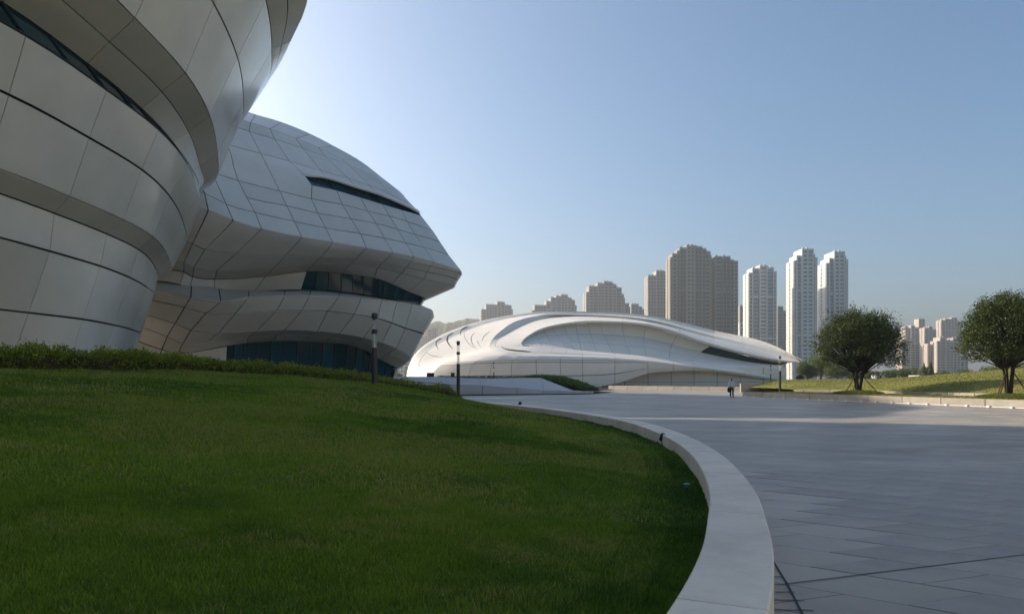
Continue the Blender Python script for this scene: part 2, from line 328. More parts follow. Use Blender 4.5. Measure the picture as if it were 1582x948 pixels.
def blades(n, dmin, dmax, wid, hgt, seed):
    r = np.random.default_rng(seed); out = []
    q = np.array(LQ); p0 = LV[q[:, 0]]; ctr = LV[q].mean(1)
    ar = np.linalg.norm(np.cross(LV[q[:, 1]] - p0, LV[q[:, 3]] - p0), axis=1)
    dist = np.hypot(ctr[:, 0], ctr[:, 1])
    ok = (dist > dmin) & (dist < dmax) & (ctr[:, 1] > 1.5) & (abs(ctr[:, 0]) < 0.9*ctr[:, 1] + 1.5)
    pr = ar * ok; pr /= pr.sum(); qi = r.choice(len(q), n, p=pr)
    a_ = r.random(n)[:, None]; b_ = r.random(n)[:, None]; Q = LV[q[qi]]
    base = Q[:, 0]*(1-a_)*(1-b_) + Q[:, 1]*a_*(1-b_) + Q[:, 2]*a_*b_ + Q[:, 3]*(1-a_)*b_
    ang = r.random(n)*2*math.pi; ln = hgt * (0.45 + 0.9*r.random(n)) * (0.55 + 0.5*vnoise(base[:, 0], base[:, 1], 1.4, 3) + 0.7*vnoise(base[:, 0], base[:, 1], 7.5, 9)**2)
    bend = (0.3 + 0.7*r.random(n)) * ln * 0.9; dx, dy = np.cos(ang), np.sin(ang)
    wv = np.column_stack((-dy, dx, np.zeros(n))) * (wid * (0.6 + 0.8*r.random(n)))[:, None] / 2
    tip = base + np.column_stack((dx*bend, dy*bend, ln))
    V = np.stack((base - wv, base + wv, tip), 1).reshape(-1, 3)
    X, Y = base[:, 0] + 0.35*Q[:, 0, 2], base[:, 1]
    fb = 0.42*vnoise(X, Y, 0.33, 1) + 0.30*vnoise(X, Y, 0.95, 2) + 0.20*vnoise(X, Y, 2.7, 3) + 0.14*vnoise(X, Y, 7.0, 4)
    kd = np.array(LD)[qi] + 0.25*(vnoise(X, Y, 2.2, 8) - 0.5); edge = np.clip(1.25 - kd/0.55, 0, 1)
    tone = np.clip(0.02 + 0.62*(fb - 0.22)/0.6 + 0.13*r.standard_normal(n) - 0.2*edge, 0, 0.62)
    pd = np.clip((0.5*vnoise(X, Y, 0.6, 5) + 0.3*vnoise(X, Y, 1.9, 6) + 0.2*vnoise(X, Y, 5.3, 7) - 0.385)*2.5, 0, 0.52)*(1 - edge) + 0.015
    tone = np.where(r.random(n) < pd, 0.66 + 0.34*r.random(n), tone)
    return V, np.repeat(tone, 3)
VB, TB = [], []
for k, (n, a_, b_, wd, h_) in enumerate(((330000, 3.0, 7.0, 0.0055, 0.036), (260000, 6.8, 14, 0.010, 0.04), (170000, 13.5, 26, 0.02, 0.045), (90000, 25.5, 52, 0.04, 0.05))):
    v_, t_ = blades(n, a_, b_, wd, h_, 11 + k); VB.append(v_); TB.append(t_)
VB = np.concatenate(VB); TB = np.concatenate(TB)
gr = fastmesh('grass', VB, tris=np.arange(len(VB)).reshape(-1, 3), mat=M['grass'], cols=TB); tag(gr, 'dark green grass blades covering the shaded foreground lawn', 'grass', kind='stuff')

# ------------------------------------------------------------------ leaves
def leaf_quads(ctr, size, r, up=0.3, asp=0.45, dirs=None):
    n = len(ctr); d = r.standard_normal((n, 3)) if dirs is None else dirs + 0.5*r.standard_normal((n, 3))
    d[:, 2] += up; d /= np.linalg.norm(d, axis=1)[:, None]
    s = np.cross(d, r.standard_normal((n, 3))); s /= np.linalg.norm(s, axis=1)[:, None]
    sz = (size * (0.6 + 0.8*r.random(n)))[:, None]
    b0 = ctr - d*sz*0.5; b1 = ctr + d*sz*0.5
    V = np.stack((b0, ctr + s*sz*asp*0.5, b1, ctr - s*sz*asp*0.5), 1).reshape(-1, 3)
    return V, np.arange(4*n).reshape(-1, 4)
# ------------------------------------------------------------------ hedge along the crest
def hedge(name, label, line, width, height, n, size, m, seed, core_m, cat='hedge'):
    r = np.random.default_rng(seed); root = empty(name, tuple(line[len(line)//2])); tag(root, label, cat)
    c = resample(line, 200); t = np.gradient(c[:, :2], axis=0); t /= np.linalg.norm(t, axis=1)[:, None]; nn = np.stack((-t[:, 1], t[:, 0]), 1)
    hs = height * (0.85 + 0.35*vnoise(c[:, 0]*1.3, c[:, 1]*1.3, 1.0, seed)); taper = np.clip(np.minimum(np.arange(200), 199-np.arange(200))/6.0, 0.25, 1)
    hs = hs * taper
    V = []
    for off, zz in ((-0.42, -0.25), (-0.4, 0.62), (0, 0.78), (0.4, 0.62), (0.42, -0.25)):
        V += [(c[i, 0] + nn[i, 0]*off*width, c[i, 1] + nn[i, 1]*off*width, c[i, 2] + zz*hs[i]) for i in range(200)]
    mesh('stems', V, [(k*200+i, k*200+i+1, (k+1)*200+i+1, (k+1)*200+i) for k in range(4) for i in range(199)], core_m, root)
    seg = np.linalg.norm(np.diff(c, axis=0), axis=1); dist = np.hypot(c[:-1, 0], c[:-1, 1]); pr = seg / np.maximum(dist, 10)**0.6; pr /= pr.sum()
    ncl = n // 9; i = r.choice(199, ncl, p=pr); f = r.random(ncl)[:, None]; base = c[i]*(1-f) + c[i+1]*f
    ph = r.random(ncl) * math.pi; lump = 0.8 + 0.45*vnoise(base[:, 0]*3, base[:, 1]*3, 1.0, seed+4)
    off = np.cos(ph) * 0.52 * width * (0.85 + 0.3*r.random(ncl)); zz = np.where(np.abs(np.cos(ph)) > 0.8, r.random(ncl)*0.8, np.sin(ph)**0.5 * (0.75 + 0.35*r.random(ncl))) * hs[i] * lump
    cen = np.column_stack((base[:, :2] + nn[i]*off[:, None], base[:, 2] + zz))
    out = np.column_stack((nn[i]*np.cos(ph)[:, None], np.sin(ph) + 0.4)); rep = 9
    cc = np.repeat(cen, rep, 0) + r.standard_normal((ncl*rep, 3)) * size * 0.75
    V, Q = leaf_quads(cc, size, r, 0.25, 0.5, np.repeat(out, rep, 0)*0.7)
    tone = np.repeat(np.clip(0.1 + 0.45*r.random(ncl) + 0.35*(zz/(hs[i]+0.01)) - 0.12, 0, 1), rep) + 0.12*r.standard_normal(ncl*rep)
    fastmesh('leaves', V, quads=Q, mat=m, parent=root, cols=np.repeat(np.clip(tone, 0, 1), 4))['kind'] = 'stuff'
    return root
hl = CR[2:11].copy(); hd = np.gradient(hl[:, :2], axis=0); hd /= np.linalg.norm(hd, axis=1)[:, None]
hl[:, :2] += np.stack((-hd[:, 1], hd[:, 0]), 1) * 0.55; hl[:, 2] -= 0.03; hl[:, 2] = np.maximum(hl[:, 2], 0.45)
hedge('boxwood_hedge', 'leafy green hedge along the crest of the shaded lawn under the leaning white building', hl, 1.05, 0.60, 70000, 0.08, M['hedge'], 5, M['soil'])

# ------------------------------------------------------------------ panelled, lofted building skins
class Loft:
    def __init__(s, rows, crease=True, smooth_rows=False):
        s.P = np.array(rows, float); s.R, s.K = s.P.shape[:2]; s.smooth = smooth_rows
        s.crease = set(range(s.R)) if crease is True else set(crease or ())
        ch = np.linalg.norm(np.diff(s.P, axis=1), axis=2).mean(0); s.ks = np.concatenate(([0], np.cumsum(ch)))
        d = s.ks; p = s.P; m = np.zeros_like(p)
        sl = np.diff(p, axis=1) / np.diff(d)[None, :, None]; m[:, 1:-1] = (sl[:, 1:]*(d[1:-1]-d[:-2])[None, :, None] + sl[:, :-1]*(d[2:]-d[1:-1])[None, :, None]) / (d[2:]-d[:-2])[None, :, None]
        m[:, 0] = sl[:, 0]; m[:, -1] = sl[:, -1]; s.m = m; s.sign = 1
    def rowpts(s, k):                                            # k in index units -> all rows at that station
        k = np.atleast_1d(k); i = np.clip(k.astype(int), 0, s.K - 2); t = (k - i)[None, :, None]; h = np.diff(s.ks)[i][None, :, None]
        return s.P[:, i]*(2*t**3-3*t**2+1) + s.m[:, i]*h*(t**3-2*t**2+t) + s.P[:, i+1]*(-2*t**3+3*t**2) + s.m[:, i+1]*h*(t**3-t**2)
    def ev(s, r, k):
        r = np.atleast_1d(np.asarray(r, float)); k = np.atleast_1d(np.asarray(k, float)); Q = s.rowpts(k); i = np.clip(r.astype(int), 0, s.R - 2); t = (r - i)[:, None]; n = np.arange(len(k))
        a, b = Q[i, n], Q[i+1, n]
        if not s.smooth: return a*(1-t) + b*t
        ma = np.where(np.array([x in s.crease or x == 0 for x in i])[:, None], b - a, (b - Q[np.maximum(i-1, 0), n]) / 2)
        mb_ = np.where(np.array([x+1 in s.crease or x+1 == s.R-1 for x in i])[:, None], b - a, (Q[np.minimum(i+2, s.R-1), n] - a) / 2)
        return a*(2*t**3-3*t**2+1) + ma*(t**3-2*t**2+t) + b*(-2*t**3+3*t**2) + mb_*(t**3-t**2)
    def patch(s, r0, r1, k0, k1, nu, nv):
        rr, kk = np.meshgrid(np.linspace(r0, r1, nv+1), np.linspace(k0, k1, nu+1), indexing='ij')
        sh = rr.shape; e = 1e-3
        lo = lambda a: np.clip(a, r0, r1); lk = lambda a: np.clip(a, k0, k1)
        p = s.ev(rr.ravel().clip(0, s.R-1-1e-6), kk.ravel().clip(0, s.K-1-1e-6))
        du = s.ev(rr.ravel().clip(0, s.R-1-1e-6), lk(kk.ravel()+e).clip(0, s.K-1-1e-6)) - s.ev(rr.ravel().clip(0, s.R-1-1e-6), lk(kk.ravel()-e))
        dv = s.ev(lo(rr.ravel()+e).clip(0, s.R-1-1e-6), kk.ravel().clip(0, s.K-1-1e-6)) - s.ev(lo(rr.ravel()-e), kk.ravel().clip(0, s.K-1-1e-6))
        n = np.cross(du, dv); n /= np.linalg.norm(n, axis=1)[:, None] + 1e-12
        return p.reshape(sh + (3,)), (n*s.sign).reshape(sh + (3,))
    def orient(s, r0, r1, k0, k1):
        p, n = s.patch(r0, r1, k0, k1, 8, 8); v = np.array((0, 0, HC)) - p
        if (n*v).sum() < 0: s.sign = -s.sign
def grid_faces(nu, nv, flip, base=0):
    f = [(base+j*(nu+1)+i, base+j*(nu+1)+i+1, base+(j+1)*(nu+1)+i+1, base+(j+1)*(nu+1)+i) for j in range(nv) for i in range(nu)]
    return [x[::-1] for x in f] if flip else f
def panel(L, r0, r1, k0, k1, gu, gv, m, parent, name='panel', nu=3, nv=2, depth=0.12, out=0.0, bulge=0.0):
    p, n = L.patch(r0, r1, k0, k1, 2, 2)
    lu = max(np.linalg.norm(p[:, -1]-p[:, 0], axis=1).max(), 1e-3); lv = max(np.linalg.norm(p[-1]-p[0], axis=1).max(), 1e-3)
    if lu < 0.12 or lv < 0.12: return None
    du, dv = min(gu/lu/2, 0.2)*(k1-k0), min(gv/lv/2, 0.2)*(r1-r0)
    p, n = L.patch(r0+dv, r1-dv, k0+du, k1-du, nu, nv)
    if bulge:
        wv, wu = np.meshgrid(np.sin(np.linspace(0, math.pi, nv+1)), np.sin(np.linspace(0, math.pi, nu+1)), indexing='ij'); p = p + n*(wv*wu*bulge)[..., None]
    p = p + n*out; flip = L.sign < 0
    V = list(p.reshape(-1, 3)); Fc = grid_faces(nu, nv, flip)
    ring = [(0, i) for i in range(nu)] + [(j, nu) for j in range(nv)] + [(nv, i) for i in range(nu, 0, -1)] + [(j, 0) for j in range(nv, 0, -1)]
    b0 = len(V); V += [p[j, i] for j, i in ring]; V += [p[j, i] - n[j, i]*depth for j, i in ring]; k = len(ring)
    sk = [(b0+a, b0+k+a, b0+k+(a+1) % k, b0+(a+1) % k) for a in range(k)]
    Fc += [x[::-1] for x in sk] if flip else sk
    o = mesh(name, V, Fc, m, parent)
    o.data.polygons.foreach_set('use_smooth', [True]*(nu*nv) + [False]*k)
    return o
def skin(L, cells, off, m, parent, name, nu=6, nv=3):            # one continuous sheet behind the panels
    V, Fc = [], []
    for r0, r1, k0, k1 in cells:
        p, n = L.patch(r0, r1, k0, k1, nu, nv); b = len(V); V += list((p + n*off).reshape(-1, 3)); Fc += grid_faces(nu, nv, L.sign < 0, b)
    return mesh(name, V, Fc, m, parent, smooth=True)
def core_skin(L, off, parent, m):  # unseen dark sheet added behind the cladding to seal out light leaks
    kk = np.arange(0, L.K - 1 + 1e-9, 0.5); kk[-1] -= 1e-5
    G = np.array([L.ev(np.full(len(kk), min(r_, L.R-1-1e-6)), kk) for r_ in np.arange(L.R)])
    n = np.cross(np.gradient(G, axis=1), np.gradient(G, axis=0)); n /= np.linalg.norm(n, axis=2)[..., None] + 1e-9
    G = G + n*L.sign*off; w_ = len(kk)
    return mesh('light_seal_shell', G.reshape(-1, 3), grid_faces(w_-1, L.R-1, L.sign < 0), m, parent)
def glazing(L, r0, r1, kl, inset, parent, transoms=1, mw=0.05, m=None, reveal=None):
    m = m or M['glass']
    for a, b in zip(kl[:-1], kl[1:]):
        for q in range(transoms):
            ra, rb = r0 + (r1-r0)*q/transoms, r0 + (r1-r0)*(q+1)/transoms
            p, n = L.patch(ra, rb, a, b, 2, 2); p = p - n*inset
            mesh('glass_pane', p.reshape(-1, 3), grid_faces(2, 2, L.sign < 0), m, parent, smooth=True)
    for a in kl:
        p, n = L.patch(r0, r1, max(a-1e-4, 0), a, 1, 2); q = p[:, -1] - n[:, -1]*(inset - 0.03)
        mb = MB(); mb.tube(q, mw, 4); mb.build('mullion', M['mullion'], parent)
    for q_ in range(transoms + 1):
        rr = r0 + (r1-r0)*q_/transoms; p, n = L.patch(max(rr-1e-4, 0), rr, kl[0], kl[-1], 3*len(kl), 1); q = p[-1] - n[-1]*(inset - 0.02)
        mb = MB(); mb.tube(q, mw*0.9, 4); mb.build('transom', M['mullion'], parent)
    if reveal is not None:                                        # the cladding turns in to the glass
        for rr in (r0, r1):
            p, n = L.patch(max(rr-1e-3, 0), rr, kl[0], kl[-1], 4*len(kl), 1)
            a, b = p[-1] - n[-1]*0.02, p[-1] - n[-1]*(inset + 0.1); k = len(a)
            mesh('reveal', list(a) + list(b), [(i, i+1, k+i+1, k+i) for i in range(k-1)], reveal, parent)
        for kk in (kl[0],):
            p, n = L.patch(r0, r1, max(kk-1e-3, 0), kk, 1, 4); a, b = p[:, -1] - n[:, -1]*0.02, p[:, -1] - n[:, -1]*(inset + 0.1)
            mesh('reveal', list(a) + list(b), [(i, i+1, 5+i+1, 5+i) for i in range(4)], reveal, parent)

# ---- building 1: the leaning white lobe at the left
def row(z, pts): return [PZ(u, v, z) for u, v in pts]
def plan(z, pts): return [np.array((x, y, z)) for x, y in pts]
b1 = empty('leaning_building', (-18, 26, 0)); tag(b1, 'towering white panelled building leaning outward over the hedge, dark ribbon window', 'building')
rA = row(3.9, [(44,483),(128,493),(176,502),(204,509),(218,516)])
rB = row(5.94, [(77,388),(155,411),(201,429),(229,445),(238,455)])
rCi = row(7.15, [(84,329),(165,361),(214,385),(237,408),(243,430)])
rCo = row(7.59, [(107,304),(190,340),(236,366),(258,393),(264,420)])
rD = row(9.38, [(138,213),(219,262),(262,303),(283,343),(287,375)])
rE = row(10.78, [(165,139),(245,200),(289,252),(306,298),(309,322)])
rF = row(11.6, [(135,98)]) + row(11.55, [(219,168)]) + row(11.38, [(268,220),(299,264),(306,290)])
rM = row(12.05, [(169,65),(250,142),(291,203),(309,257),(314,285)])
rG = row(12.5, [(208,29),(286,113),(324,179),(336,238),(335,275)])
rH = plan(14.65, [(-10.0,20.1),(-10.3,23.6)]) + row(14.65, [(367,89),(376,153),(372,188)])
rI = plan(16.7, [(-9.0,19.6),(-9.1,23.2)]) + row(16.7, [(411,0),(420,77),(414,123)])
rJ = plan(17.4, [(-7.7,19.0),(-7.75,23.0),(-8.25,27.6),(-10.3,31.8),(-12.3,35.2)])
rIJ = [(a + b)/2 for a, b in zip(rI, rJ)]
rK = [p + np.array((0.6, -0.1, 3.4)) for p in rJ]  # rows above the frame, raised to lengthen the shadow on the plaza
rL = [p + np.array((-0.4, 0, 10.5)) for p in rJ]
rT = [p + np.array((-4.5, 1.0, 16.0)) for p in rJ]
r0_ = [a + (a - b)*1.68 for a, b in zip(rA, rB)]
rows1 = []
for rw in (r0_, rA, rB, rCi, rCo, rD, rE, rF, rM, rG, rH, rI, rIJ, rJ, rK, rL, rT):
    rw = [np.array(p) for p in rw]; z = rw[0][2]
    e1 = rw[0] - rw[1]; e1[2] = 0
    l1 = rw[0] + e1*1.0 + np.array((-0.25, 0, 0)); l2 = l1 + e1*0.9 + np.array((-0.9, 0, 0)); l3 = l2 + np.array((-2.6, -3.4, 0)); l4 = l3 + np.array((-5, -3.2, 0)); l5 = l4 + np.array((-12, -2, 0))
    t = rw[-1][:2] / np.linalg.norm(rw[-1][:2])
    def rot(a, ln): c, s_ = math.cos(R(a)), math.sin(R(a)); return np.array((t[0]*c - t[1]*s_, t[0]*s_ + t[1]*c, 0)) * ln
    x1 = rw[-1] + rot(14, 3.0); x2 = x1 + rot(38, 4.0); x3 = x2 + rot(62, 7); x4 = x3 + rot(66, 16)
    if z > 25: x1 = rw[-1] + rot(4, 4.5); x2 = x1 + rot(8, 6.5); x3 = x2 + rot(42, 9); x4 = x3 + rot(70, 16)  # upper rows: hidden rear drawn out to block sun between the buildings
    elif z > 19: x1 = rw[-1] + np.array((-1.6, 4.0, 0)); x2 = x1 + np.array((-3.4, 6.2, 0)); x3 = x2 + np.array((-9, 3.5, 0)); x4 = x3 + np.array((-16, 1, 0))
    elif z > 14: x1 = rw[-1] + np.array((-2.3, 3.2, 0)); x2 = x1 + np.array((-4.0, 6.2, 0)); x3 = x2 + np.array((-8.5, 3.5, 0)); x4 = x3 + np.array((-16, 1, 0))
    rows1.append([l5, l4, l3, l2, l1] + rw + [x1, x2, x3, x4])
L1 = Loft(rows1); L1.orient(1, 3, 5, 8)
names1 = ['base','A','B','Ci','Co','D','E','F','M','G','H','I','IJ','J','K','L','T']; ix = {n: i for i, n in enumerate(names1)}
K0, K1 = 3, 11                                                    # columns that carry separate panels
GLZ = (ix['E'], ix['F'])
for r_ in range(0, ix['L']):
    if r_ == GLZ[0]: continue
    nm = 'soffit_panel' if names1[r_] in ('Ci', 'F', 'M', 'I', 'IJ') else 'panel'
    # a thick shadow gap runs along B, D, H; the creases are tight
    for k in range(K0, K1):
        panel(L1, r_, r_+1, k, k+1, 0.034, 0.04 if nm == 'soffit_panel' else 0.075, M['panel'], b1, nm, 4, 3, bulge=0.012 if nm == 'panel' else 0)
skin(L1, [(r_, r_+1, k, k+1) for r_ in range(0, ix['L']) if r_ != GLZ[0] for k in range(K0, K1)], -0.09, M['joint'], b1, 'joint_backing', 4, 2)
skin(L1, [(r_, r_+1, k, k+1) for r_ in range(0, ix['T']) if r_ != GLZ[0] for k in range(0, L1.K-1) if not (K0 <= k < K1 and r_ < ix['L'])], 0.0, M['panel'], b1, 'rear_cladding', 5, 2)
glazing(L1, GLZ[0], GLZ[1], list(np.arange(K0-1, 7.01, 0.5)), 0.05, b1, 1, 0.035)
for kr in (range(0, K0-1), range(7, L1.K-1)): skin(L1, [(GLZ[0], GLZ[1], k, k+1) for k in kr], -0.02, M['panel'], b1, 'window_end', 4, 1)
core_skin(L1, -0.45, b1, M['dark'])
top = L1.P[-1]; mesh('roof', list(top), [tuple(range(len(top)))], M['panel'], b1)
back = [np.array((p[0], p[1], z)) for z in (0.0, top[0][2]) for p in (L1.P[0][0]*[1,1,0], L1.P[0][-1]*[1,1,0])]
mesh('rear_wall', back, [(0,1,3,2)], M['panel'], b1)

# ---- building 2: the overhanging building behind it
b2 = empty('overhanging_building', (-16, 60, 0)); tag(b2, 'grey panelled building with pointed overhanging brow and two dark window bands', 'building')
Dc = np.array([45.5,46,47,49,52,54.5,57,59,61,63,66]); scl = np.array([1,1,1,1,1,.95,.85,.75,.65,.5,.4])
up2 = [('T',13,[(285,140),(310,150),(328,157),(355,166),(395,177),(436,189),(480,207),(515,225),(556,248),(590,274),(625,303)]),
 ('Cr',8.5,[(282,152),(305,160),(322,168),(350,178),(387,189),(417,199),(457,214),(492,228),(528,246),(568,267),(613,293)]),
 ('S1',7.5,[(276,165),(298,172),(315,180),(345,190),(385,203),(424,215),(468,229),(503,242),(538,254),(577,271),(618,297)]),
 ('S2',5.3,[(270,195),(290,202),(312,210),(352,223),(403,237),(447,249),(496,264),(538,275),(570,286),(603,300),(640,320)]),
 ('UL',4.2,[(270,215),(292,222),(318,230),(358,243),(412,255),(470,270),(507,276),(550,290),(585,301),(615,313),(648,330)]),
 ('SL',3.5,[(272,228),(296,236),(322,246),(361,258),(420,271),(482,286),(520,294),(557,305),(590,315),(620,324),(651,334)]),
 ('S3',2.5,[(275,248),(300,256),(328,266),(368,279),(432,295),(481,307),(529,316),(568,326),(602,334),(629,342),(669,357)]),
 ('S3b',1.7,[(283,268),(308,277),(337,288),(381,305),(443,318),(491,329),(542,338),(581,345),(614,354),(641,362),(680,374)]),
 ('S4',.9,[(290,285),(316,298),(349,315),(394,328),(455,342),(503,352),(557,361),(594,368),(627,375),(655,382),(694,395)]),
 ('K',0,[(292,312),(322,325),(360,340),(404,353),(466,366),(514,374),(566,383),(607,390),(640,397),(671,405),(713,419)]),
 ('S5',.15,[(285,330),(314,343),(350,352),(395,363),(460,374),(509,382),(561,388),(601,396),(634,404),(665,411),(711,422)]),
 ('S6',1.2,[(276,360),(297,377),(316,386),(365,392),(442,394),(497,396),(551,399),(592,405),(627,413),(660,420),(705,431)]),
 ('S7',2.6,[(268,392),(284,406),(300,412),(335,418),(425,412),(486,407),(540,409),(583,414),(620,422),(655,431),(700,441)]),
 ('WT',4.6,[(270,410),(284,420),(298,427),(332,431),(410,427),(474,419),(529,423),(578,429),(605,438),(630,450),(656,461)]),
 ('WB',4.8,[(268,432),(278,440),(292,448),(331,454),(393,450),(465,448),(529,451),(578,457),(603,461),(625,465),(650,470)])]
rows2 = []
for nm, off, px in up2:
    rw = [P(u, v, d + off*s_) for (u, v), d, s_ in zip(px, Dc, scl)]
    e = rw[-1]; rw += [e + np.array((-1.4, 4.5, 0)), e + np.array((-6, 12, 0.3)), e + np.array((-16, 22, 0.5))]
    rw[0] = rw[0] + np.array((-3, 0.5, 0)); rw = [rw[0] + np.array((-34, 5, 0))] + rw
    rows2.append(rw)
rows2.insert(0, [p + np.array((-2.5 - 9*min(1, i/11), 24, 24*(p[2]-HC)/np.hypot(p[0], p[1])*0.86)) for i, p in enumerate(rows2[0])])  # unseen roof raised towards the rear so its shadow covers more plaza
rows2.insert(0, [p + np.array((-14, 2, -p[2]+0.1)) for p in rows2[0]])
L2 = Loft(rows2); L2.orient(8, 10, 4, 7); n2 = ['Rb', 'Rf'] + [x[0] for x in up2]; iy = {n: i for i, n in enumerate(n2)}
def cells_default(R_, Kc, skip): return [(r_, r_+1, k, k+1) for r_ in range(R_) for k in range(Kc) if not skip(r_, k)]
slit = lambda r_, k: r_ == iy['UL'] and 6 <= k < 11
eye = lambda r_, k: r_ == iy['WT'] and 6 <= k < 11
cells = []
for r_ in range(L2.R - 1):
    for k in range(0, 12):
        if slit(r_, k) or eye(r_, k): continue
        if k < 6 and r_ in (iy['S2'], iy['UL'], iy['SL']):
            if r_ == iy['S2']: cells.append((r_, r_+3, k, k+1))
            continue
        if k < 5 and r_ in (iy['S3'], iy['S3b']) and k != 4:
            if r_ == iy['S3']: cells.append((r_, r_+2, k, k+1))
            continue
        if k < 8 and r_ == iy['K']: cells.append((r_, r_+2, k, k+1)); continue
        if k < 8 and r_ == iy['S5']: continue
        if k >= 8 and r_ == iy['S5'] : cells.append((r_, r_+1, k, k+1)); continue
        cells.append((r_, r_+1, k, k+1))
for c in cells: panel(L2, *c, 0.08, 0.11, M['panel_grey'], b2, 'soffit_panel' if c[0] >= iy['S5'] else 'panel', 3, 2*int(c[1]-c[0]), out=0.0)
skin(L2, [(r_, r_+1, k, k+1) for r_ in range(L2.R-1) for k in range(12) if not slit(r_, k) and not eye(r_, k)], -0.10, M['joint'], b2, 'joint_backing', 3, 2)
skin(L2, [(r_, r_+1, k, k+1) for r_ in range(L2.R-1) for k in range(12, 14)], 0, M['panel_grey'], b2, 'rear_cladding', 4, 2)
glazing(L2, iy['UL'], iy['SL'], list(np.arange(6, 11.01, 0.5)), 0.14, b2, 1, 0.05, reveal=M['panel_grey'])
lip_p, lip_n = L2.patch(iy['UL']-0.02, iy['UL'], 5.9, 10.95, 40, 1); lip = lip_p[-1]; ln_ = lip_n[-1]       # thin brow that overhangs the slit window
wdt = np.interp(np.linspace(0, 1, 41), [0, 0.12, 0.5, 1], [0.1, 0.55, 0.75, 0.45])[:, None]; fwd = np.array((0.35, -0.8, -0.1))
qa, qb, qc = lip + ln_*0.01 + np.array((0, 0.1, 0.25)), lip + fwd*wdt, lip + fwd*wdt*0.9 - np.array((0, 0, 0.14))
mesh('window_brow', list(qa) + list(qb) + list(qc) + list(lip - ln_*0.1), [(r_*41+i, r_*41+i+1, (r_+1)*41+i+1, (r_+1)*41+i) for r_ in range(3) for i in range(40)], M['panel_grey'], b2)
glazing(L2, iy['WT'], iy['WB'], list(np.arange(6, 11.01, 0.3333)), 0.3, b2, 1, 0.05, reveal=M['panel_grey'])
Dl = np.array([47,47.5,48.3,49.5,51,52.5,54.5,56,58,59.5,61.5,64]); sl_ = np.array([1,1,1,1,1,1,1,.95,.9,.8,.65,.45])
lo2 = [('LI',5.4,[(272,418),(296,436),(338,445),(385,448),(440,449.5),(480,449),(524,452),(560,456.5),(590,461),(612,464),(630,467),(650,471)]),
 ('LE',0,[(271,439),(295,459),(341,465),(384,459),(440,456),(479,456),(524,458),(558,460),(590,463),(614,466),(637,470),(667,478)]),
 ('L0',.1,[(269,444),(292,464),(335,471),(379,466),(437,463),(476,462),(520,464),(556,466),(588,470),(611,474),(634,480),(668,487)]),
 ('L1',.5,[(261,456),(285,475),(318,484),(363,485),(427,480),(466,480),(506,481),(547,486),(583,492),(605,499),(626,507),(652,515)]),
 ('L2',1.6,[(251,477),(270,500),(295,510),(338,514),(397,511),(441,509),(491,511),(525,515),(562,521),(590,529),(612,538),(633,552)]),
 ('L3',2.8,[(243,495),(258,520),(282,531),(318,530),(384,521),(427,518),(478,518),(512,521),(550,527),(578,535),(600,547),(624,560)]),
 ('L4',4.2,[(235,515),(250,540),(275,546),(351,534),(381,530),(423,527),(463,527),(502,529),(540,533),(566,542),(585,554),(612,568)]),
 ('L5',4.4,[(215,575),(232,590),(262,605),(346,612),(376,612),(418,612),(458,612),(497,611),(535,610),(562,609),(580,608),(604,607)])]
rows2b = []
for nm, off, px in lo2:
    rw = [P(u, v, d + off*s_) for (u, v), d, s_ in zip(px, Dl, sl_)]; e = rw[-1]
    rw += [e + np.array((-1.2, 4.0, 0)), e + np.array((-6, 11, 0)), e + np.array((-16, 20, 0))]; rw[0] = rw[0] + np.array((-3, 1, 0)); rw = [rw[0] + np.array((-34, 5, 0))] + rw; rows2b.append(rw)
L2b = Loft(rows2b); L2b.orient(2, 4, 3, 9)
lowg = lambda r_, k: r_ == 6 and 4 <= k < 12
cells = [(r_, r_+1, k, k+1) for r_ in range(7) for k in range(13) if not lowg(r_, k) and r_ not in (1, 2)] + [(1, 3, k, k+1) for k in range(13)]
for c in cells: panel(L2b, *c, 0.08, 0.11, M['panel_grey'], b2, 'soffit_panel' if c[0] >= 4 else 'panel', 3, 4 if c[0] == 1 else 2)
skin(L2b, [(r_, r_+1, k, k+1) for r_ in range(7) for k in range(13) if not lowg(r_, k)], -0.10, M['joint'], b2, 'joint_backing', 3, 2)
skin(L2b, [(r_, r_+1, k, k+1) for r_ in range(7) for k in range(13, 15)], 0, M['panel_grey'], b2, 'rear_cladding', 4, 2)
glazing(L2b, 6, 7, list(np.arange(4, 12.01, 0.5)), 0.35, b2, 2, 0.06, reveal=M['panel_grey'])

core = [(-38,62),(-27,66),(-17,72),(-19,86),(-40,86)]  # unseen dark block added inside to stop sun shining through the gaps
mesh('light_block_core', [(x, y, z) for z in (0, 13.0) for x, y in core], [(0,1,2,3,4)[::-1], (5,6,7,8,9)] + [(i, (i+1) % 5, 5+(i+1) % 5, 5+i) for i in range(5)], M['dark'], b2)

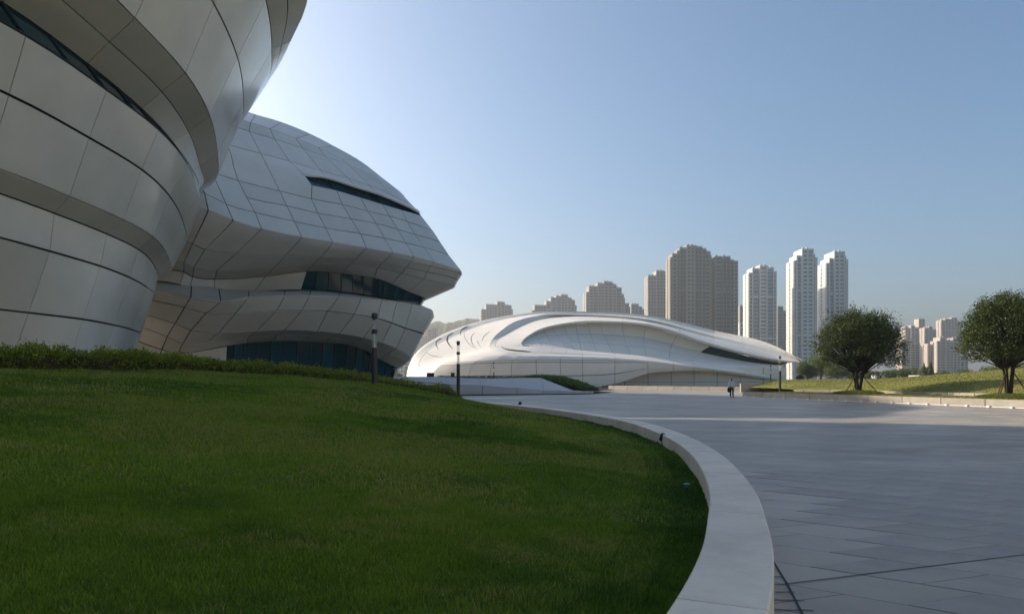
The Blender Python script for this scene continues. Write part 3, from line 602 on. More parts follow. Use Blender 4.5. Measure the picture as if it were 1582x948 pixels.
# ---- building 3: the low white dome with the swirl
b3 = empty('domed_building', (10, 140, 0)); tag(b3, 'low white shell building with a swirling groove and sunlit left end', 'building')
ring = [
 [(1235,556,133),(1191,533,138),(1102,511,146),(1001,488,150),(903,482,152),(817,483.5,152),(739,497,151),(681,518,147.5),(640,549,143),(629,585,139.5),(660,598,133.5),(720,598,129.2),(792,598,127.3),(900,598,127),(950,593,127.2),(1001,577,128),(1040,573.5,128.6),(1102,574.5,130),(1150,581,131),(1203,589,132.5)],
 [(1235,556.7,132.7),(1191,535.5,137),(1102,514,144.5),(1001,490.2,148.5),(903,484,150.5),(828,485,150),(754,499,148.5),(700,520,145),(658,545,141.3),(648,566,138),(684,560.5,132.4),(735,557.5,128.4),(792,555.8,126.8),(900,555.8,126.5),(950,556.5,126.7),(1001,558.5,127.2),(1040,562.5,128),(1102,570,129.4),(1150,576.5,130.6),(1203,586,132.2)],
 [(1235,557.5,132.5),(1191,541,136),(1102,519,142),(1001,494,145.5),(903,486.5,147.5),(840,486.5,147.5),(797,496,144.5),(775,510,140.5),(761,524,137),(757,535,133.6),(765,541,130.8),(785,544.5,128.6),(820,546,128.2),(900,548.5,128.4),(950,551,128.6),(1001,554.5,129),(1040,559,129.6),(1102,566.5,130.6),(1150,573,131.6),(1208,584.5,132.8)],
 [(1235,558.2,132.3),(1191,543.5,135.8),(1102,521.5,141.8),(1001,496,146),(925,488,148.5),(870,487.5,149),(827,494.5,146.4),(795,508,142.4),(771,523,137.7),(765,534.5,133.2),(773,538.5,131),(795,541.5,129.6),(830,543,129),(900,546,129),(950,549,129.2),(1001,553,129.6),(1040,557.5,130.2),(1102,565,131.2),(1150,571.5,132),(1210,583.5,133)],
 [(1235,559,132),(1203,557,134),(1102,533,136),(1001,502,138),(929,497,138.5),(891,498,138.5),(853,504,138),(827,513,136.5),(812,523,134.5),(806,531,132.5),(812,535.3,131.5),(825,535,131.3),(838,535,131.2),(900,541,131),(950,545.5,131),(1001,550.5,131.3),(1040,555.5,131.7),(1102,561.5,132.3),(1150,567,133),(1214,580,133.8)]]
rows3 = [[P(*q) for q in rg] for rg in ring]
bk = []                                                            # behind the ridge line the shell falls to the ground at the rear
for i, p in enumerate(rows3[0]):
    bk.append(p + np.array((0.0, 14, -1.0)) if i < 8 else (p + np.array((1.5, 6.0, -1.0)) if i == 8 else p + np.array((0, 0.4, -0.15))))
L3 = Loft([bk] + rows3, crease={1, 2, 3, 4} , smooth_rows=True)
L3.crease = {3, 4}
L3.orient(2, 3, 10, 14)
k_joint = []
for i in range(19):
    nsub = {9: 1, 10: 1, 11: 2, 12: 3, 13: 1, 14: 1, 15: 1, 16: 2, 17: 1, 18: 1}.get(i, 2)
    k_joint += [i + q/nsub for q in range(nsub)]
k_joint.append(19 - 1e-5)
for r_ in range(1, 5):
    for a, b in zip(k_joint[:-1], k_joint[1:]):
        split = [r_, r_+1]
        if r_ == 1 and 10 <= a < 15: split = [1, 1.45, 1.88, 2]
        for q0, q1 in zip(split[:-1], split[1:]):
            panel(L3, q0, q1, a, b, 0.08 if r_ == 1 and a > 9 else 0.035, (0.12 if r_ == 1 and a > 9 else 0.075), M['panel_far'], b3, 'panel', 3, 3, depth=0.2)
skin(L3, [(r_, r_+1, k, min(k+1, 19-1e-5)) for r_ in range(1, 5) for k in range(19)], -0.15, M['joint'], b3, 'joint_backing', 5, 3)
skin(L3, [(0, 1, k, min(k+1, 19-1e-5)) for k in range(9)], 0, M['panel_far'], b3, 'rear_cladding', 5, 3)
gr_, gk_ = np.meshgrid(np.linspace(1.0, 4.95, 160), np.linspace(4.5, 13, 340), indexing='ij')
gp = L3.ev(gr_.ravel(), gk_.ravel()); gu, gvv = UC + gp[:, 0]/gp[:, 1]*F, VH - (gp[:, 2]-HC)/gp[:, 1]*F
def on_dome(u, v):                                                 # the point of the shell that lies in this direction
    i = np.argmin((gu-u)**2 + (gvv-v)**2); p, n = L3.patch(gr_.ravel()[i], gr_.ravel()[i]+0.02, gk_.ravel()[i], gk_.ravel()[i]+0.02, 1, 1); return p[0, 0] + n[0, 0]*0.03
for px, wd in (([(683,521),(675,526),(673.5,532),(678,541)], 0.10), ([(701,513),(692,519),(690,526),(694,533),(701,540)], 0.15), ([(726,502),(716,507),(711,513),(712,519)], 0.12), ([(736,512),(728,520),(730,532),(740,541)], 0.05), ([(758,511),(748,519),(744,528)], 0.05), ([(657,539),(660,545),(667,549),(686,551.5)], 0.045), ([(718,509),(717,517),(721,527),(735,540)], 0.045), ([(737,524),(739,531),(744,537)], 0.04), ([(772,533.5),(778,538),(790,541),(806,542.5),(822,543.3)], 0.22)):
    q = np.array([on_dome(u, v) for u, v in resample(np.array(px, float), 14)]); q = np.array([q[max(0, i-1):i+2].mean(0) for i in range(len(q))])
    MB().tube(q, np.sin(np.linspace(0.15, math.pi-0.15, len(q)))*wd*0.75, 5).build('shadow_gap', M['joint'], b3)
# inner wall under the roof brow
topk = [9, 8, 7, 6, 5, 4, 3, 2, 1, 0]; botk = [10, 11, 12, 12.7, 13, 14, 15, 16.5, 17.6, 18.6]
E_ = L3.P[5]; bot = L3.ev(np.full(10, 5-1e-6), np.array(botk)); topp = E_[topk]
back_off = np.array([0.2, 0.8, 1.5, 2.2, 2.9, 3.4, 3.7, 3.4, 2.3, 0.9])[:, None] * np.array((0.0, 1.0, 0.0))
rim = [p - np.array((0, 0, 0.25)) for p in topp]
rowsI = [list(topp), list(topp + back_off*0.7 + np.array((0, 0, -0.1))), list(topp*0.62 + bot*0.38 + back_off*1.15), list(topp*0.3 + bot*0.7 + back_off*0.9), list(bot + back_off*0.45 + np.array((0, 0, -0.2)))]
L3i = Loft(rowsI, crease={0, 1}, smooth_rows=True); L3i.orient(1, 3, 3, 6)
for r_ in range(0, 4):
    for a in np.arange(0, 8.99, 0.5):
        if r_ == 1 and 7.0 <= a < 8.6: continue
        panel(L3i, r_, r_+1, a, a+0.5, 0.06, 0.10, M['panel_far'], b3, 'soffit_panel' if r_ == 0 else 'panel', 2, 3, depth=0.2)
skin(L3i, [(r_, r_+1, a, min(a+0.5, 9-1e-5)) for r_ in range(4) for a in np.arange(0, 8.99, 0.5) if not (r_ == 1 and 7.0 <= a < 8.6)], -0.15, M['joint'], b3, 'joint_backing', 2, 3)
glazing(L3i, 1, 2, list(np.arange(7.0, 8.51, 0.125)), 0.2, b3, 1, 0.07, reveal=M['panel_far'])
# recessed wall inside the low arch
wx = np.linspace(930, 1215, 9)
for a, b in zip(wx[:-1], wx[1:]):
    p0, p1 = P(a, 585, 131.5 + (a-930)/285*0.8), P(b, 585, 131.5 + (b-930)/285*0.8); e_ = (p1 - p0) / np.linalg.norm(p1 - p0) * 0.05
    for z0, z1 in ((0.0, 1.1), (1.15, 3.9)):
        V = [(q[0], q[1] + dy, z) for dy in (0, 0.2) for z in (z0, z1) for q in (p0 + e_, p1 - e_)]
        mesh('wall_panel', V, [(0,1,3,2), (4,6,7,5), (0,2,6,4), (1,5,7,3), (2,3,7,6)], M['panel_far'], b3)
p0, p1 = P(930, 585, 131.65), P(1215, 585, 132.45); mesh('joint_backing', [(p0[0], p0[1], -0.1), (p1[0], p1[1], -0.1), (p1[0], p1[1], 3.9), (p0[0], p0[1], 3.9)], [(0,1,2,3)], M['joint'], b3)

# ---- an added, unseen hall behind the viewer that bounces sunlight onto the shaded facades
b4 = empty('bounce_hall', (40, -26, 0)); tag(b4, 'unseen white curved hall added across the plaza to bounce sunlight', 'building')
fc = resample(np.array([(78,14),(60,-3),(44,-18),(30,-30),(14,-40),(-8,-47)], float), 45)
for z0, z1, lean in ((0.0, 6.4, 0.0), (8.0, 14.8, -1.2), (16.2, 24.0, -0.4)):
    for i in range(0, 44, 4):
        if z0 == 8.0 and (i//4) % 3 == 2: continue
        q = fc[i:i+5]; n_ = len(q); dirn = np.array((-0.66, 0.75))
        V = [(p[0], p[1], z0) for p in q] + [(p[0]-dirn[0]*lean, p[1]-dirn[1]*lean, z1) for p in q] + [(p[0]-dirn[0]*6, p[1]-dirn[1]*6, z0) for p in q] + [(p[0]-dirn[0]*6, p[1]-dirn[1]*6, z1) for p in q]
        Fc = [(a, a+1, n_+a+1, n_+a) for a in range(n_-1)] + [(n_+a, n_+a+1, 3*n_+a+1, 3*n_+a) for a in range(n_-1)] + [(2*n_+a, 2*n_+a+1, a+1, a) for a in range(n_-1)]
        mesh('panel', V, [f[::-1] for f in Fc], M['panel'], b4)
mesh('window_band', [(p[0]+0.66*1.5, p[1]-0.75*1.5, z) for z in (0, 23.5) for p in fc], [(a, a+1, 46+a, 45+a) for a in range(44)], M['glass'], b4)

# ------------------------------------------------------------------ white plinth with a sloping top in the middle distance
pl = empty('sloped_plinth', (-2, 72, 0)); tag(pl, 'long low white stone plinth with a sloping top beside the plaza', 'plinth')
base_u = [540, 600, 650, 694, 745, 798, 840, 887, 918]; base_d = [66, 68, 69, 70, 71, 72, 73.2, 75, 77]
top_z = [1.15, 1.15, 1.14, 1.13, 1.03, 0.74, 0.45, 0.36, 0.29]
back_u = [540, 600, 640, 685, 737, 782, 836]; back_d = [72, 73, 74, 75, 76.5, 78, 79.5]; back_v = [580.5, 581, 581.6, 582, 582.3, 582.8, 583.6]
fb = [P(u, 585, d)*[1,1,0] for u, d in zip(base_u, base_d)]; ft = [p + np.array((0, 0.05, z)) for p, z in zip(fb, top_z)]
bt = [P(u, v, d) for u, v, d in zip(back_u, back_v, back_d)]; bt += [P(887, 603.5, 75.25), P(918, 604.2, 77.6)]
def slab(name, A, B, C, D, th, m, parent, gap=0.03):               # a thick quad with small joints round it
    A, B, C, D = [np.asarray(q, float) for q in (A, B, C, D)]; c = (A+B+C+D)/4
    q = [p + (c-p)/max(np.linalg.norm(c-p), 1e-6)*gap for p in (A, B, C, D)]; n = np.cross(B-A, D-A); n /= np.linalg.norm(n)
    V = q + [p - n*th for p in q]
    return mesh(name, V, [(0,1,2,3), (7,6,5,4)] + [(i, 4+i, 4+(i+1) % 4, (i+1) % 4) for i in range(4)], m, parent)
for i in range(8):
    slab('wall_panel', fb[i] + np.array((0, 0, 0.1)), fb[i+1] + np.array((0, 0, 0.1)), ft[i+1], ft[i], 0.15, M['plinth'], pl)
    if i < 7: slab('slope_panel', ft[i] + np.array((0, .02, 0.01)), ft[i+1] + np.array((0, .02, 0.01)), bt[i+1], bt[i], 0.15, M['plinth'], pl)
mb = MB(); k = len(fb)
V = [p + np.array((0, 0.12, -0.1)) for p in fb] + [p + np.array((0, 0.14, -0.08)) for p in ft] + [p + np.array((0, 0.1, -0.1)) for p in bt]
mb.add(V, [(r_*k+i, r_*k+i+1, (r_+1)*k+i+1, (r_+1)*k+i) for r_ in range(2) for i in range(k-1)]); mb.build('joint_backing', M['joint'], pl)
bb = [np.array((p[0]*1.22, 96, p[2]-0.05)) for p in bt[:7]]
mesh('top_terrace', list(np.array(bt[:7]) + np.array((0, 0.05, -0.03))) + bb, [(i, i+1, 7+i+1, 7+i) for i in range(6)], M['lawn_far'], pl)
eB = [bt[6], bt[7], bt[8], np.array((14, 92, 0.2)), bb[6]]; mesh('planting_bed', eB, [(0,1,2,3,4)], M['soil'], pl)
rl = empty('handrail', tuple(fb[2])); tag(rl, 'thin black handrail along the white plinth wall behind the hedge', 'handrail')
hr = [P(600, 586, 68.0), P(640, 589.3, 68.6), P(693, 593.6, 69.6)]
MB().tube(hr, 0.03, 6).build('rail', M['pole'], rl)
for u_, d_ in ((620, 68.2), (648, 68.8), (671, 69.2), (693, 69.6)):
    zt_ = P(u_, 586 + (u_-600)*0.0817, d_)[2]; x_ = (u_-UC)/F*d_; MB().tube([(x_, d_, 0), (x_, d_, zt_)], 0.025, 6).build('post', M['pole'], rl)
hedge('clipped_hedge', 'clipped dark green hedge filling the sloping end of the white plinth', np.array([(3.0,84.5,1.75),(5.4,82,1.5),(7.6,80.2,0.85),(9.3,79.2,0.25)]), 4.4, 0.36, 26000, 0.10, M['hedge_dark'], 9, M['soil'])
hedge('low_hedge', 'thin strip of low plants along the top edge of the white plinth', np.array([(-8.5,75.2,1.78),(-4,76.2,1.76),(0,78.4,1.74),(3.4,80.2,1.7)]), 0.8, 0.16, 5000, 0.09, M['hedge_dark'], 12, M['soil'])
for u_, w_, lb in ((665, 0.85, 'wide dark vent box standing on the terrace of the white plinth'), (699.5, 0.42, 'narrow dark vent box standing on the terrace of the white plinth')):
    p = P(u_, 582.5, 84); ob = empty('vent_box', tuple(p)); tag(ob, lb, 'vent box')
    MB().box(p[0]-w_/2, p[0]+w_/2, p[1]-0.25, p[1]+0.25, p[2]-0.25, p[2]+0.50).build('housing', M['pole'], ob)
    MB().box(p[0]-w_/2-0.04, p[0]+w_/2+0.04, p[1]-0.29, p[1]+0.29, p[2]+0.50, p[2]+0.55).build('lid', M['mullion'], ob)
    for q in range(3): MB().box(p[0]-w_*0.38, p[0]+w_*0.38, p[1]-0.27, p[1]-0.25, p[2]+0.08+q*0.13, p[2]+0.14+q*0.13).build('louvre', M['mullion'], ob)

# ------------------------------------------------------------------ terraces and lawn on the right
def straight_wall(name, label, path, thick, z0, z1, step, m):
    root = empty(name, (path[0][0], path[0][1], z0)); tag(root, label, 'low wall')
    c = resample(np.array(path, float), step=0.5); t = np.gradient(c, axis=0); t /= np.linalg.norm(t, axis=1)[:, None]; rt = np.stack((t[:, 1], -t[:, 0]), 1)*-1
    b_ = c + rt*thick; n = int(step/0.5); i = 0
    while i < len(c) - 1:
        j = min(i + n, len(c) - 1)
        if len(c) - 1 - j < 2: j = len(c) - 1
        kerb_block(i, j, 'kerb_stone', root, m, c, b_, z1, z0, gap=0.012); i = j
    return root
straight_wall('granite_kerb', 'tan granite kerb edging the plaza in front of the two dome shaped trees', [(33.9,24),(31.6,31.3),(29.2,39),(26.2,49),(23.8,57),(21.65,64.2)], -0.45, -0.02, 0.48, 3.0, M['kerb_tan'])
straight_wall('granite_kerb', 'low tan kerb at the foot of the grassy mound behind the trees', [(37,24),(34.8,36),(33.4,46),(32.6,52),(31.6,58.6),(29.8,62.6),(27.2,66)], -0.4, 0.3, 0.68, 2.5, M['kerb_tan'])
straight_wall('granite_kerb', 'sunlit tan terrace wall below the right end of the white shell building', [(47.5,86.5),(43,88.3),(36,89.6),(30,90)], 0.45, 0.0, 1.08, 2.5, M['kerb_tan'])
straight_wall('granite_kerb', 'long low kerb in front of the arch of the white shell building', [(34.5,91),(31.3,94),(25,101),(20,107),(15.8,112)], -0.5, -0.02, 0.60, 3.0, M['kerb_tan'])
k1 = resample(np.array([(34.1,24),(31.8,31.3),(29.4,39),(26.4,49),(24,57),(21.9,64.2)], float), 40); k2 = resample(np.array([(37,24),(34.8,36),(33.4,46),(32.6,52),(31.6,58.6),(29.8,62.6),(27.2,66)], float), 40)
V = [(p[0]+0.1, p[1], 0.44) for p in k1] + [(p[0], p[1], 0.46) for p in k2]
o = mesh('lawn', V, [(i, i+1, 41+i-1+0, 40+i) for i in range(39)], M['lawn_far']); o['kind'] = 'structure'
lb = resample(np.array([(37.2,22),(35,36),(33.6,46),(32.8,52),(31.8,58.6),(30,62.6),(27.6,66),(29.5,72),(30.5,80),(31,89),(36,100),(42,115),(50,140)], float), 90)
def hillz(x, y):
    return 0.62 + 3.75*np.exp(-((x-72)**2 + (y-60)**2)/(2*21.0**2)) + 0.85*np.clip((y-66)/45, 0, 1)**1.5 + 0.03*np.sin(x*0.9+y*0.5)
tq = np.linspace(0, 1, 60)**1.3*150
HV = np.array([(p[0]+t, p[1], 0) for p in lb for t in tq]); HV[:, 2] = hillz(HV[:, 0], HV[:, 1])*np.clip((HV[:, 0]-np.repeat(lb[:, 0], 60))/4, 0, 1)**0.7 + 0.6*(1-np.clip((HV[:, 0]-np.repeat(lb[:, 0], 60))/4, 0, 1)**0.7)
HQ = np.array([(i*60+j, i*60+j+1, (i+1)*60+j+1, (i+1)*60+j) for i in range(89) for j in range(59)])
o = fastmesh('grassy_mound', HV, quads=HQ, mat=M['lawn_far'], smooth=True); o['kind'] = 'structure'
r = np.random.default_rng(21)                                       # blades of the sunny grass
q = HQ; ctr = HV[q].mean(1); ar = np.linalg.norm(np.cross(HV[q[:, 1]]-HV[q[:, 0]], HV[q[:, 3]]-HV[q[:, 0]]), axis=1)*(ctr[:, 0] < 0.95*ctr[:, 1])/np.maximum(ctr[:, 1], 20)
n = 120000; qi = r.choice(len(q), n, p=ar/ar.sum()); a_, b_ = r.random(n)[:, None], r.random(n)[:, None]; Q = HV[q[qi]]
base = Q[:, 0]*(1-a_)*(1-b_) + Q[:, 1]*a_*(1-b_) + Q[:, 2]*a_*b_ + Q[:, 3]*(1-a_)*b_
n3 = 30000; s_ = r.random(n3)*38.9; i = s_.astype(int); f_ = (s_-i)[:, None]; g_ = r.random(n3)[:, None]
pa = k1[i]*(1-f_)+k1[i+1]*f_; pb = k2[i]*(1-f_)+k2[i+1]*f_; base = np.concatenate((base, np.column_stack(((pa*(1-g_)+pb*g_) + (0.15, 0), np.full(n3, 0.44)))))
n = len(base); ang = r.random(n)*6.283; h_ = 0.055*(0.5+r.random(n)); wv = np.column_stack((np.cos(ang), np.sin(ang), 0*ang))*0.035; tip = base + np.column_stack((0.04*r.standard_normal(n), 0.04*r.standard_normal(n), h_))
gv = np.stack((base-wv, base+wv, tip), 1).reshape(-1, 3)
o = fastmesh('grass', gv, tris=np.arange(3*n).reshape(-1, 3), mat=M['grass_far'], cols=np.repeat(np.clip(0.15 + 0.6*vnoise(base[:, 0], base[:, 1], 0.25, 2) + 0.15*r.standard_normal(n), 0, 1), 3)); tag(o, 'sunlit yellow green grass on the mound and terraces behind the kerb', 'grass', kind='stuff')
# string of white clips at the foot of the kerb
ls = empty('light_strip', (25.3, 51, 0)); tag(ls, 'white light strip with small clips along the foot of the tan plaza kerb', 'light strip')
kk = resample(np.array([(33.8,24),(31.5,31.3),(29.1,39),(26.1,49),(23.7,57),(21.8,63.6)], float), 60)
M['white'] = mat('white_plastic', (0.75, 0.75, 0.74), 0.4, 0.4)
MB().tube([(p[0]-0.10, p[1], 0.035) for p in kk], 0.022, 5).build('cable', M['white'], ls)
for p in kk[1::2]:
    MB().box(p[0]-0.20, p[0]-0.04, p[1]-0.10, p[1]+0.10, 0.0, 0.10).build('clip', M['white'], ls)

# ------------------------------------------------------------------ lamp posts
def lamp(x, y, z, h, rad, label):
    root = empty('lamp_post', (x, y, z)); tag(root, label, 'lamp post', 'slim lamp posts round the plaza')
    hp = h*0.60
    MB().lathe([(rad*1.25, 0), (rad*1.25, 0.08), (rad, 0.085), (rad, hp), (rad*0.9, hp+0.02)], 14).build('pole', M['pole'], root, local=True)
    gt = MB().lathe([(rad*0.86, hp+0.02), (rad*0.86, h*0.765)], 14).build('glass_tube', M['lampglass2'], root, local=True)
    MB().lathe([(rad*0.22, hp+0.02), (rad*0.22, h*0.765)], 8).build('light_rod', M['white'], gt, local=True)
    MB().lathe([(rad, h*0.765), (rad, h*0.815)], 14).build('collar', M['pole'], root, local=True)
    MB().lathe([(rad*0.86, h*0.815), (rad*0.86, h*0.94)], 14).build('glass_tube', M['lampglass2'], root, local=True)
    MB().lathe([(rad*0.5, h*0.925), (rad*0.95, h*0.95), (rad, h*0.955), (rad, h), (rad*0.8, h+0.015)], 14).build('cap', M['pole'], root, local=True)
    return root
def clear_glass():
    m = bpy.data.materials.new('clear_lamp_glass'); N, L, b = nodes(m)
    t = N.new('ShaderNodeBsdfTransparent'); t.inputs[0].default_value = (0.86, 0.89, 0.9, 1); gl = N.new('ShaderNodeBsdfGlossy'); gl.inputs['Roughness'].default_value = 0.08
    mx = N.new('ShaderNodeMixShader'); mx.inputs[0].default_value = 0.16; L.new(t.outputs[0], mx.inputs[1]); L.new(gl.outputs[0], mx.inputs[2]); L.new(mx.outputs[0], N['Material Output'].inputs[0]); return m
M['lampglass2'] = clear_glass()
def lamp_at(u, vtop, d, h, rad, label):
    p = P(u, vtop, d); lamp(p[0], p[1], p[2]-h, h, rad, label)
lamp_at(578.5, 484, 29.5, 3.75, 0.125, 'lamp post rising from the hedge before the lower window band of the grey building')
lamp_at(708, 527, 45, 3.75, 0.115, 'lamp post at the tapered end of the hedge beside the white plinth')
lamp_at(1205, 550, 72.5, 3.95, 0.12, 'lamp post on the terrace just behind the plaza kerb near the standing person')
lamp_at(1190.5, 564, 118, 3.75, 0.12, 'farther lamp post behind the sunlit terrace wall by the shell building tip')
lamp_at(763, 559.5, 104, 3.75, 0.10, 'tiny distant lamp post beyond the plinth against the white shell wall')
# small fittings by the kerb
def uplight(u, v, z, s, label):
    p = PZ(u, v, z); ob = empty('garden_spotlight', tuple(p)); tag(ob, label, 'spotlight')
    MB().tube([(0, 0, -0.12), (0, 0, 0.03*s)], 0.012*s, 6).build('stake', M['pole'], ob, local=True)
    MB().tube([(-0.03*s, 0.03*s, 0.02*s), (0.0, 0.0, 0.06*s), (0.02*s, -0.03*s, 0.13*s)], [0.035*s, 0.05*s, 0.055*s], 10).build('housing', M['pole'], ob, local=True)
uplight(1023, 681, 0.30, 1.2, 'black garden spotlight standing in the grass against the curved kerb')
uplight(803, 627, 0.36, 1.5, 'small dark spotlight at the far end of the curved kerb')
p = PZ(1061, 749, 0.30); ob = empty('sprinkler', tuple(p)); tag(ob, 'teal green sprinkler cap poking out of the lawn near the kerb', 'sprinkler')
M['teal'] = mat('teal_plastic', (0.03, 0.22, 0.17), 0.4, 0.4)
MB().lathe([(0.012, -0.1), (0.012, 0.0), (0.042, 0.004), (0.045, 0.016), (0.03, 0.024)], 12).build('cap', M['teal'], ob, local=True)
MB().lathe([(0.02, -0.16), (0.02, -0.02)], 8).build('stem', M['pole'], ob, local=True)

# ------------------------------------------------------------------ trees
def tree(name, label, pos, h, rw, trunk_h, nb, nleaf, leaf, m, seed, stems=7, low=0.35, group=None, props=True, dense=0.5):
    r = np.random.default_rng(seed); root = empty(name, pos); tag(root, label, 'tree', group)
    cz = trunk_h + (h-trunk_h)*low; mbk = MB(); tips = []
    st = []
    for k in range(stems):
        a = k*2*math.pi/stems + r.random()*0.6; sp = 0.07 + 0.04*r.random()
        st.append((np.array((math.cos(a)*sp, math.sin(a)*sp, 0)), np.array((math.cos(a)*rw*0.11, math.sin(a)*rw*0.11, trunk_h*(0.95+0.25*r.random())))))
    for b0, b1_ in st:
        mbk.tube([b0*1.3 - np.array((0, 0, 0.1)), b0 + (b1_-b0)*0.5 + np.array((0, 0, 0.05)), b1_], [h*0.014, h*0.011, h*0.009], 6)
    for k in range(nb):
        ph = r.random()*2*math.pi; cth = r.random()**0.75*1.18 - 0.18; sth = math.sqrt(max(0, 1-cth*cth))
        rr = rw*(0.9+0.13*r.random())*(1 + 0.05*math.sin(3*ph + seed)); zt_ = cz + (h-cz)*cth*(0.93+0.1*r.random()) if cth > 0 else cz + (cz-trunk_h)*cth*1.6
        tip = np.array((rr*sth*math.cos(ph), rr*sth*math.sin(ph), zt_))
        s0, s1 = min(st, key=lambda q: np.linalg.norm((q[1]-tip)[:2]) + r.random()*rw*0.25)
        mid = s1*0.5 + tip*0.5 + np.array((0, 0, (0.10 if cth > 0.3 else 0.02)*h)) + r.standard_normal(3)*rw*0.05
        mid[:2] *= 0.92
        tq_ = np.linspace(0, 1, 6)[:, None]; path = s1*(1-tq_)**2 + 2*mid*tq_*(1-tq_) + tip*tq_**2
        mbk.tube(path, np.linspace(h*0.0075, h*0.0016, 6), 4, caps=False); tips.append((path, cth))
        for q in range(3):
            t0 = path[2+q] if q < 3 else path[4]; e_ = t0 + (tip-t0)*0.5 + r.standard_normal(3)*rw*0.13; mbk.tube([t0, e_], [h*0.003, h*0.001], 3, caps=False); tips.append((np.array([t0, (t0+e_)/2, e_, e_, e_, e_]), cth))
    mbk.build('trunk', M['bark'], root, local=True)
    w_ = np.array([(0.16 + 1.0*max(c, 0)) for _, c in tips]); ncl = nleaf//8; nsh = int(ncl*0.62); ti = r.choice(len(tips), ncl, p=w_/w_.sum())
    fr = 1 - np.abs(r.standard_normal(ncl))*0.16; fr = np.clip(fr, 0.25, 1.03)
    cen = np.array([tips[i][0][0]*0 + tips[i][0][min(int(f*5), 4)]*(1-(f*5-min(int(f*5), 4))) + tips[i][0][min(int(f*5)+1, 5)]*(f*5-min(int(f*5), 4)) for i, f in zip(ti, fr)])
    cen += r.standard_normal((ncl, 3))*rw*0.035
    cth = r.random(nsh)**0.9*1.5 - 0.5; ph = r.random(nsh)*6.2832; sth = np.sqrt(1-cth**2)       # leafy shell of the dome, thin low down
    lump = 1 + 0.07*np.sin(5*ph + 3*cth*4 + seed) + 0.05*np.sin(11*ph - 7*cth + 2*seed); sh = (0.99 - 0.17*np.abs(r.standard_normal(nsh)))*lump
    shell = np.column_stack((rw*sth*np.cos(ph)*sh, rw*sth*np.sin(ph)*sh, np.where(cth > 0, cz + (h-cz)*cth*sh, cz + (cz-trunk_h)*cth*1.25)))
    keep = (vnoise(ph*3.2, cth*5, 1.0, seed) > np.where(cth > 0.1, 0.3, 0.42)) | (cth > 0.55); cen[:nsh][keep] = shell[keep]
    ctr = np.repeat(cen, 8, 0) + r.standard_normal((ncl*8, 3))*leaf*1.05
    V, Q = leaf_quads(ctr, leaf, r, 0.1, 0.5)
    tone = np.repeat(np.clip(0.15 + 0.5*r.random(ncl), 0, 1), 8) + 0.12*r.standard_normal(ncl*8)
    fastmesh('crown', V, quads=Q, mat=m, parent=root, cols=np.repeat(np.clip(tone, 0, 1), 4), local=True)
    if props:
        for a in (R(200), R(330), R(80)):
            c, s_ = math.cos(a), math.sin(a)
            MB().tube([(c*rw*0.42, s_*rw*0.42, -0.05), (c*0.12, s_*0.12, trunk_h*1.05)], 0.035, 6).build('prop_pole', M['wood'], root, local=True)
    return root
TG = 'dome shaped trees behind the plaza kerb'
tree('dome_tree', 'dome crowned tree with many thin stems and props before the white towers', (28.9, 57, 0.55), 6.8, 3.55, 1.55, 230, 38000, 0.13, M['leaf'], 3, group=TG)
tree('dome_tree', 'dome crowned tree with thick dark trunk and props before the grassy mound', (32.0, 44, 0.55), 6.6, 2.7, 1.75, 230, 42000, 0.115, M['leaf'], 8, group=TG)
for (x, y, rr), lb_ in (((28.9, 57, 1.9), 'raised ring of longer grass round the foot of the tree before the towers'), ((32.0, 44, 1.8), 'raised ring of longer grass round the foot of the tree before the mound')):
    r = np.random.default_rng(int(x)); root = empty('grass_ring', (x, y, 0.45)); tag(root, lb_, 'grass ring')
    MB().lathe([(rr, -0.02), (rr*0.85, 0.10), (rr*0.5, 0.16), (0.05, 0.18)], 24).build('mound', M['lawn'], root, smooth=True, local=True)
    n = 7000; a = r.random(n)*6.283; q_ = np.sqrt(r.random(n)); bs = np.column_stack((np.cos(a)*q_*rr, np.sin(a)*q_*rr, 0.18*(1-q_**2.5)))
    b_ = r.random(n)*6.283; wv = np.column_stack((np.cos(b_), np.sin(b_), 0*b_))*0.018; tp = bs + np.column_stack((0.05*r.standard_normal(n), 0.05*r.standard_normal(n), 0.10+0.10*r.random(n)))
    fastmesh('blades', np.stack((bs-wv, bs+wv, tp), 1).reshape(-1, 3), tris=np.arange(3*n).reshape(-1, 3), mat=M['grass_far'], parent=root, cols=np.repeat(0.35*r.random(n), 3), local=True)['kind'] = 'stuff'
